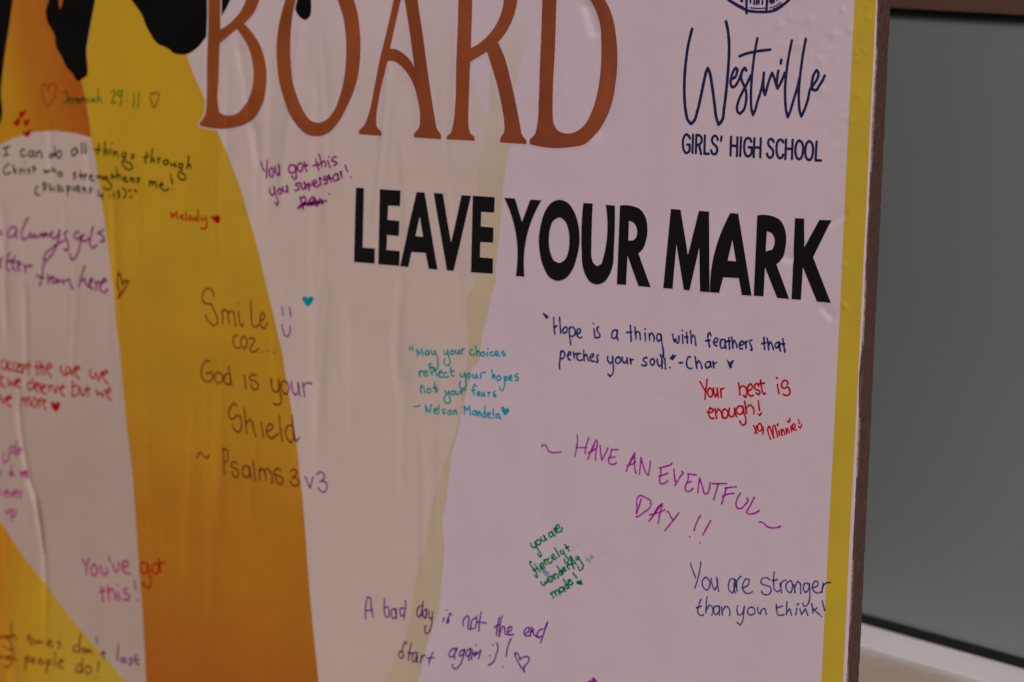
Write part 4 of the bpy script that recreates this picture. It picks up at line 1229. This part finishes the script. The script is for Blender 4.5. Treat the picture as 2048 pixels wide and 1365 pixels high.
P_ = (480, 280, 7.314, 14.0)
note('plum', "plum note tilted upwards with a scribbled out word under it", [
    (*P_, """303,318 325,395 350,452|390,303 385,440 382,562|460,410 425,450 440,530 470,545 490,490 475,420 460,410|518,388 525,470 555,520 580,470 575,370|565,363 580,440 592,517
     |790,370 745,370 720,420 745,480 790,480 815,420 800,370|815,410 825,500 825,560 800,580 763,528|890,340 850,370 850,440 890,465 920,420 910,360 890,340|943,328 960,400 975,462|930,385 992,363
     |1103,288 1130,380 1150,442|1063,380 1162,358|1153,218 1180,310 1195,387|1190,340 1225,305 1250,330 1255,392|1285,308 1315,402|1300,250|1407,250 1360,265 1345,310 1400,325 1425,350 1378,375
     |430,708 440,780 480,815 505,770 495,690|500,690 530,820 560,920 545,960 513,918|600,715 560,740 570,790 610,785 620,740 600,715|640,693 650,745 670,765 695,740 690,670|690,668 705,767
     |882,640 840,630 815,660 860,690 865,730 808,742|900,638 905,700 940,725 955,690 945,625|945,625 970,717|985,648 1000,690 1017,737|985,655 1020,640 1035,670 1000,690
     |1065,650 1120,625 1100,590 1065,610 1075,670 1120,690 1157,658|1160,558 1180,657|1170,600 1180,560|1287,540 1235,540 1230,585 1275,600 1280,640 1233,647|1300,508 1335,617|1275,575 1357,558
     |1410,500 1365,540 1380,600 1420,590 1440,540 1410,500|1430,498 1450,582|1468,468 1495,557|1475,500 1492,463|1540,378 1575,467|1625,548
     |885,848 930,1012|890,860 940,830 970,880 930,930|1010,900 1060,835 1095,870 1050,960 1010,920|1040,960 1090,850 1130,960|1110,900 1120,960 1160,870|850,1005 930,960 1050,920 1160,905 1270,895
     |870,965 1000,930 1130,920 1220,925|920,945 960,910 1000,965 1050,910 1100,965 1150,930|1190,870 1205,935|1308,790""")])

J_ = (70, 150, 7.585, 11.5)
note('leaf', "green scripture reference between two drawn hearts", [
    (*J_, """435,260 490,250|485,253 490,340 470,420 443,422|510,395 550,375 540,350 515,365 515,415 552,425|580,358 585,427|585,385 617,358|640,395 675,380 665,355 640,370 640,415 682,420
     |700,360 705,417|705,380 730,350 745,410|745,380 770,350 792,407|810,358 815,407|890,360 860,365 860,405 895,400|900,358 912,412|965,205 955,320 950,407|955,370 985,355 1022,432
     |1158,257 1195,235 1215,270 1190,340 1160,425 1160,425 1227,423|1310,250 1270,240 1255,295 1285,325 1320,290|1325,238 1315,360 1295,467|1412,295|1408,390|1500,263 1505,380 1495,492|1580,263 1575,380 1560,497""")],
     [('brick', [(*J_, "200,230 170,150 125,150 110,240 125,340 160,430 205,480 205,480 260,400 310,290 325,200 300,140 250,140 200,230")]),
      ('sepia', [(*J_, "1815,300 1790,270 1760,290 1755,350 1780,430 1810,505 1810,505 1845,430 1880,340 1880,280 1850,265 1815,300")])])
C1_ = (0, 0, 3.938, 8)
note('scarlet', "cluster of four small filled red hearts", [(*C1_, "*148,872 165,880 180,890 198,862 207,870 200,897 167,932 155,905"), (*C1_, "*110,948 132,960 148,942 162,945 158,972 135,998 113,982"),
     (*C1_, "*184,943 203,957 220,938 233,945 226,975 206,998 190,977"), (*C1_, "*180,1028 205,1042 232,1018 247,1030 240,1056 215,1082 188,1060"), (*C1_, "130,955 160,925")], name="heart_drawing")

Q1 = (0, 270, 9.752, 17.0)
Q2 = (180, 270, 6.826, 11.5)
note('black', "three line black scripture verse in the upper left", [
    (*Q1, """70,265 205,220|130,255 125,390|78,410 168,385|487,290 440,290 410,370 440,430 502,398|640,320 580,330 560,390 600,430 650,390 655,320|655,318 660,427|720,328 720,432|725,370 780,310 805,350 815,447
     |1040,370 970,390 970,445 1030,420 1080,370|1070,238 1080,402|1160,310 1110,370 1130,450 1180,440 1205,370 1160,310|1470,260 1410,300 1400,380 1440,410 1490,350 1490,270|1490,258 1532,362|1600,158 1605,362|1665,163 1665,372
     |182,570 110,620 75,710 120,780 202,738|265,578 280,742|280,690 310,670 320,747|395,678 405,772|400,710 442,668|480,678 485,752|495,550|582,660 545,680 590,720 558,757|650,608 660,737|680,622 702,690
     |860,688 890,740 910,700 940,735 962,688|1010,648 1030,722|1020,700 1060,670 1092,722|1170,720 1125,760 1160,820 1215,790 1200,730 1170,720|1482,735 1430,760 1480,810 1438,872|1570,708 1600,852|1545,800 1622,790
     |1655,778 1660,862|1660,800 1692,770|1740,830 1800,810 1780,785 1740,830 1770,885 1842,880|737,1000 690,1090 700,1150 782,1170|850,938 865,1102|835,960 880,935 915,990 870,1060|975,958 985,1092|985,1050 1022,1072
     |1060,1018 1060,1097|1130,978 1135,1112|1170,998 1175,1112|1225,1018 1225,1117|1310,998 1325,1182|1315,1010 1370,1010 1370,1070 1325,1080|1430,1018 1440,1102|1530,1000 1480,1030 1490,1090 1540,1070|1545,998 1555,1122
     |1620,1028 1625,1122|1630,1060 1665,1030 1682,1122|1782,1040 1735,1050 1775,1090 1738,1142|1920,1078 1930,1190 1930,1190 1997,1185|1995,1148 2002,1262"""),
    (*Q2, """125,128 105,272|65,205 152,205|210,98 200,190 195,282|205,230 235,205 245,272|280,193 280,262|300,120|320,228 330,292|330,260 360,225 387,302|490,250 450,255 440,300 480,310 500,260
     |495,270 470,340 440,380 470,440 540,475 585,445 560,400 488,368|607,270 570,280 600,310 563,322|780,238 755,382|735,310 812,290|855,188 845,300 835,387|845,350 875,330 887,372|925,318 940,387|935,345 967,318
     |1040,340 1000,370 1025,410 1070,390 1060,345 1040,340|1110,383 1115,425 1150,410 1170,380|1165,383 1172,442|1250,390 1215,410 1220,450 1255,440 1265,395|1260,400 1250,490 1205,540 1230,600 1300,610 1310,580 1263,528
     |1350,293 1340,380 1325,462|1335,420 1370,400 1377,462|95,558 105,592|100,580 150,560 167,602|225,570 185,580 195,610 230,600|235,570 260,650 295,690 270,740 220,745 193,708|300,528 315,602|280,575 347,565
     |360,453 370,530 370,597|370,560 405,540 422,602|455,605 495,590 475,570 460,610 490,640 522,633|555,588 565,642|565,610 590,590 607,647|682,590 640,600 675,625 643,652|820,633 815,702|820,660 850,630 865,692
     |865,660 900,640 917,722|960,700 1005,680 985,655 955,690 985,740 1040,760 1077,728|1105,548 1130,667|1130,748|265,840|318,788 325,852|373,765 405,780 380,810 410,830 383,872|445,730 490,770 490,820 458,867""")],
     [('scarlet', [(*Q2[:3], 19, "535,762 545,770|608,755 628,772|552,850 565,846")])])
note('scarlet', "small red name on the yellow sash followed by a filled heart", [
    (*Q2, """1105,1058 1120,1142|1110,1065 1150,1110 1185,1050 1185,1050 1195,1147|1235,1130 1270,1110 1255,1090 1235,1130 1277,1165|1310,1058 1315,1167|1375,1110 1345,1140 1365,1175 1400,1150 1375,1110|1460,1120 1420,1140 1430,1175 1470,1160
     |1475,1028 1485,1177|1520,1118 1535,1165 1575,1150|1580,1118 1600,1220 1570,1290 1513,1275""")],
     [('ruby', [(*Q2, "*1638,1098 1690,1116 1745,1085 1785,1140 1755,1215 1695,1172")])])

L_ = (0, 420, 6.203, 14.0)
note('berry', "flowing berry purple cursive note at the left edge ending in a heart", [
    (*L_, """215,250 190,210 130,230 95,300 105,340 160,330 210,270|215,250 195,310 217,347|352,98 300,200 270,310 290,370 350,340 390,280 380,330 400,345 440,300 430,340 460,340 512,290
     |560,290 520,310 540,345 580,300|580,290 600,330 650,270|645,280 640,340 680,360 730,300 745,253|745,255 720,400 640,560 575,620 545,620 560,560 640,480 740,410 802,378|830,268 790,300 830,370 850,460 830,510 798,488
     |985,280 940,280 925,330 960,365 1010,330|1010,320 995,430 950,570 900,625 870,570 870,543|1000,345 1050,310 1030,320 1010,370 1060,390 1102,350|1160,208 1130,330 1120,420 1155,480 1202,438|1287,250 1215,290 1290,350 1295,390 1248,397
     |5,262 8,310|20,595 0,680 12,722|122,535 78,640 82,730 112,752|95,640 150,622|190,570 165,670 172,735 205,752|140,650 232,640|220,700 260,670 250,650 225,700 252,750|300,678 320,772|310,710 402,690|577,635 545,680 530,800 495,937|458,815 547,850|595,808 600,912|600,860 642,830
     |670,830 640,870 670,910 700,880 670,830|720,858 715,912|725,890 770,870 792,922|790,890 860,860 880,930 907,992|1055,698 1010,840 985,952|1010,880 1060,850 1075,930 1112,960|1110,930 1160,870 1140,850 1110,920 1152,985
     |1190,888 1200,992|1195,920 1232,888|1240,930 1320,880 1300,850 1250,920 1260,1010 1300,1030 1332,988""")],
     [('berry', [(*L_, "1445,1105 1480,1040 1450,960 1450,840 1470,780 1500,840 1520,930 1520,930 1560,880 1595,885 1560,960 1465,1080")])])

E_ = (0, 700, 8.533, 16.0)
note('scarlet', "cropped three line red note about love crossing the main wrinkle", [
    (*E_, """70,170 30,200 30,310 70,340 110,280 110,200|110,188 130,342|177,200 145,260 160,350 202,338|252,210 225,280 240,370 282,358|300,290 350,270 330,230 300,290 320,390 362,378|370,248 390,402|380,260 430,260 420,330 390,330
     |480,198 475,402|440,270 522,260|628,200 638,440|595,292 672,288|692,198 702,425|704,340 728,255 752,300 758,425|800,335 885,290 865,228 812,262 815,380 880,462|1040,268 1060,400 1100,440 1142,398
     |1150,290 1120,350 1150,420 1190,380 1180,298|1190,308 1230,440 1272,288|1290,350 1360,320 1340,270 1290,330 1300,430 1357,492|1555,328 1570,470 1610,490 1640,390 1690,530 1742,368|1750,430 1840,390 1820,340 1760,400 1780,500 1857,582
     |0,418 5,622|62,448 10,530 82,642|140,488 160,620 200,540 240,620 272,498|270,570 340,540 330,490 280,560 300,640 342,650|540,560 480,570 470,650 520,690 570,630|560,488 590,662|610,610 650,570 620,560 600,630 642,712
     |692,580 650,620 700,660 688,722|710,670 780,620 750,590 710,660 740,740 792,750|830,608 850,702|840,640 882,608|900,618 950,740 992,618|1030,680 1095,640 1080,600 1030,660 1050,740 1102,792|1236,530 1236,785
     |1240,650 1290,600 1345,650 1335,740 1290,785 1238,770|1370,648 1390,770 1440,770 1462,658|1500,608 1510,792|1460,680 1552,670|1640,668 1670,780 1710,720 1760,800 1792,688|1830,740 1890,690 1880,640 1830,700 1850,810 1902,852
     |0,758 10,852|10,800 60,920 112,798|110,860 200,820 180,780 120,850 150,950 192,962|370,818 350,972|365,880 420,810 450,972|440,880 500,800 520,962|590,810 550,900 580,990 630,920 590,810|670,838 670,982|670,880 732,838
     |740,910 790,860 760,860 740,930 792,1022""")],
     [('ruby', [(*E_, "*868,885 920,890 950,940 990,888 1028,900 1010,1000 960,1062 908,1010")])])

N_ = (0, 870, 7.183, 14.0)
note('pink', "cropped pink note at the left edge beside the main wrinkle", [
    (*N_, """65,258 45,330 60,390 115,370 120,278|180,170 140,200 150,260 200,250|200,168 220,272|240,88 250,292|245,210 290,200 270,292|165,438 175,592|130,540 212,580|140,592 182,518|290,518 320,600 350,520 370,622|300,540 372,540
     |0,508 10,582|0,788 10,862|70,850 120,820 100,790 70,850 112,902|140,818 165,890 190,808|200,850 260,820 240,790 205,850 242,902|280,818 300,912|290,850 322,808|70,1088 100,1140 140,1078|160,1078 180,1242|165,1090 230,1080 230,1160 178,1170""")])

Y_ = (150, 1100, 10.24, 24.0)
note('rose', "rose pink note low on the left running onto the orange sash", [
    (*Y_, """158,198 220,312|290,178 245,350 235,522|400,300 340,370 350,480 405,540 455,480 450,360 400,300|535,328 545,440 600,520 660,470 650,378|700,148 725,252|785,288 800,390 845,460 890,400 890,258
     |970,350 1080,320 1080,240 1020,230 970,330 1010,450 1142,490|1450,260 1380,260 1340,340 1370,450 1440,480 1500,400 1490,290|1490,290 1530,500 1560,680 1520,780 1450,750 1388,678|1650,270 1590,330 1590,450 1660,500 1720,420 1700,298
     |1725,188 1740,350 1772,452|1690,300 1842,258|555,768 575,1042|510,870 622,830|675,738 700,1032|690,850 760,790 810,870 830,1022|880,868 910,1032|880,715|1077,790 1000,820 1010,870 1100,910 1120,980 1060,1030 998,1000|1215,648 1255,812|1290,1030""")])

U_ = (0, 1240, 6.827, 13.0)
note('mulberry', "cropped two line mulberry note in the lower left corner", [
    (*U_, """0,240 62,230|110,210 70,230 100,260 142,218|130,228 140,350 160,420 90,390 58,358|155,58 165,232|160,220 200,210 227,272|405,188 400,290 432,332|380,250 442,250|450,278 460,322|490,288 495,322|495,300 530,290 542,322|535,300 570,290 582,332
     |640,330 710,300 690,280 650,310 670,360 722,360|832,290 790,310 830,350 798,387|1080,350 1020,360 1010,430 1060,440 1090,380|1105,188 1090,300 1085,442|1155,380 1120,410 1150,450 1185,420 1155,380|1200,408 1205,462|1210,430 1240,410 1262,472
     |1320,228 1330,322|1410,418 1415,532|1380,465 1442,450|1620,333 1600,552|1700,520 1650,530 1660,580 1710,570|1710,518 1722,592|1807,520 1765,540 1805,580 1768,617|1865,478 1860,590 1902,612|1830,560 1897,540
     |0,478 10,530 42,498|110,490 80,520 110,550 132,508|130,498 130,620 90,660 58,618|170,408 185,552|172,500 205,552|355,508 350,692|350,520 400,500 400,560 360,570|430,570 480,550 460,520 430,560 472,602
     |555,530 530,570 560,610 600,580 555,530|640,548 640,732|645,560 690,550 690,610 645,610|755,448 750,622|800,600 870,560 840,540 800,590 820,650 872,650|1110,610 1050,640 1050,710 1100,720 1120,650|1130,518 1120,722
     |1200,630 1160,680 1190,740 1240,710 1240,650 1200,630|1350,578 1340,702|1325,780""")])

D1 = (720, 1180, 8.533, 13.0)
D2 = (890, 1200, 8.273, 13.0)
note('violet', "violet two line note along the bottom, bad day not the end", [
    (*D1, """100,492 95,400 110,200 130,125 160,130 190,290 225,462|90,357 212,345|425,158 415,270 430,442|425,300 480,290 505,370 500,440 460,470 430,440|610,325 560,330 540,410 560,480 600,480 625,400 615,320|615,318 615,410 632,492
     |750,310 700,310 685,380 700,440 740,440 765,370|775,188 785,270 760,400 760,502|1040,270 990,320 975,410 1000,470 1040,430 1060,350|1085,198 1065,320 1050,432|1130,330 1085,370 1085,460 1110,480 1140,400 1140,330|1145,338 1130,482
     |1185,368 1180,440 1195,490 1225,480|1245,378 1235,480 1220,620 1180,720 1130,750 1110,700 1130,608|1440,473 1420,537|1480,345|1572,435 1540,395 1515,470 1510,560 1485,570 1502,488
     |807,910 775,885 745,950 725,1060 680,1050 665,1110 700,1165 740,1150 740,1090 720,1048|880,908 850,1040 825,1202|820,1075 892,1080|980,1070 920,1080 890,1150 900,1220 940,1220 980,1130|990,1078 960,1170 987,1237
     |1055,1118 1035,1242|1050,1170 1080,1125 1122,1115|1250,1068 1210,1150 1180,1262|1150,1165 1267,1155"""),
    (*D2, """308,442 330,300 380,260 400,300 385,400 395,475 430,485|520,300 470,320 430,400 440,475 490,470 525,380 525,268|602,203 580,340 565,512|540,365 682,380|905,298 870,440 858,592|950,268 910,430 905,602
     |910,560 950,440 985,450 1000,560 1022,575|825,452 892,408|1035,530 1100,500 1105,450 1075,440 1040,500 1050,580 1137,575|1320,560 1390,510 1400,460 1360,460 1315,530 1330,595 1402,590|1440,448 1410,602|1425,540 1470,480 1490,590 1532,610
     |1620,480 1570,500 1530,570 1550,630 1600,600|1700,368 1640,540 1585,712|1690,390 1650,480|207,810 150,805 80,870 70,930 120,945 170,870 200,810|200,813 160,900 167,977|330,820 280,840 235,900 240,935 290,910 330,840
     |325,828 300,960 240,1090 180,1140 135,1120 125,1068|432,805 380,830 350,900 370,940 410,900 430,820|430,813 395,997|460,828 440,982|517,745|460,900 520,860 490,930 602,828 602,828 560,972|797,740|750,925
     |855,708 880,780 850,910 800,1030 723,1082|1092,643 1045,770 1018,932|960,1110""")],
     [('violet', [(*D2, "1240,990 1225,920 1190,875 1155,890 1200,1000 1325,1195 1325,1195 1310,1140 1395,980 1385,945 1330,940 1240,990")])])
note('magenta', "magenta heart cut off by the bottom edge of the picture", [(1140, 1330, 20.48, 30, "*735,690 800,620 870,635 912,690 900,560 950,490 1040,560 1110,660 1155,800 1100,950 850,900")], name="heart_drawing")
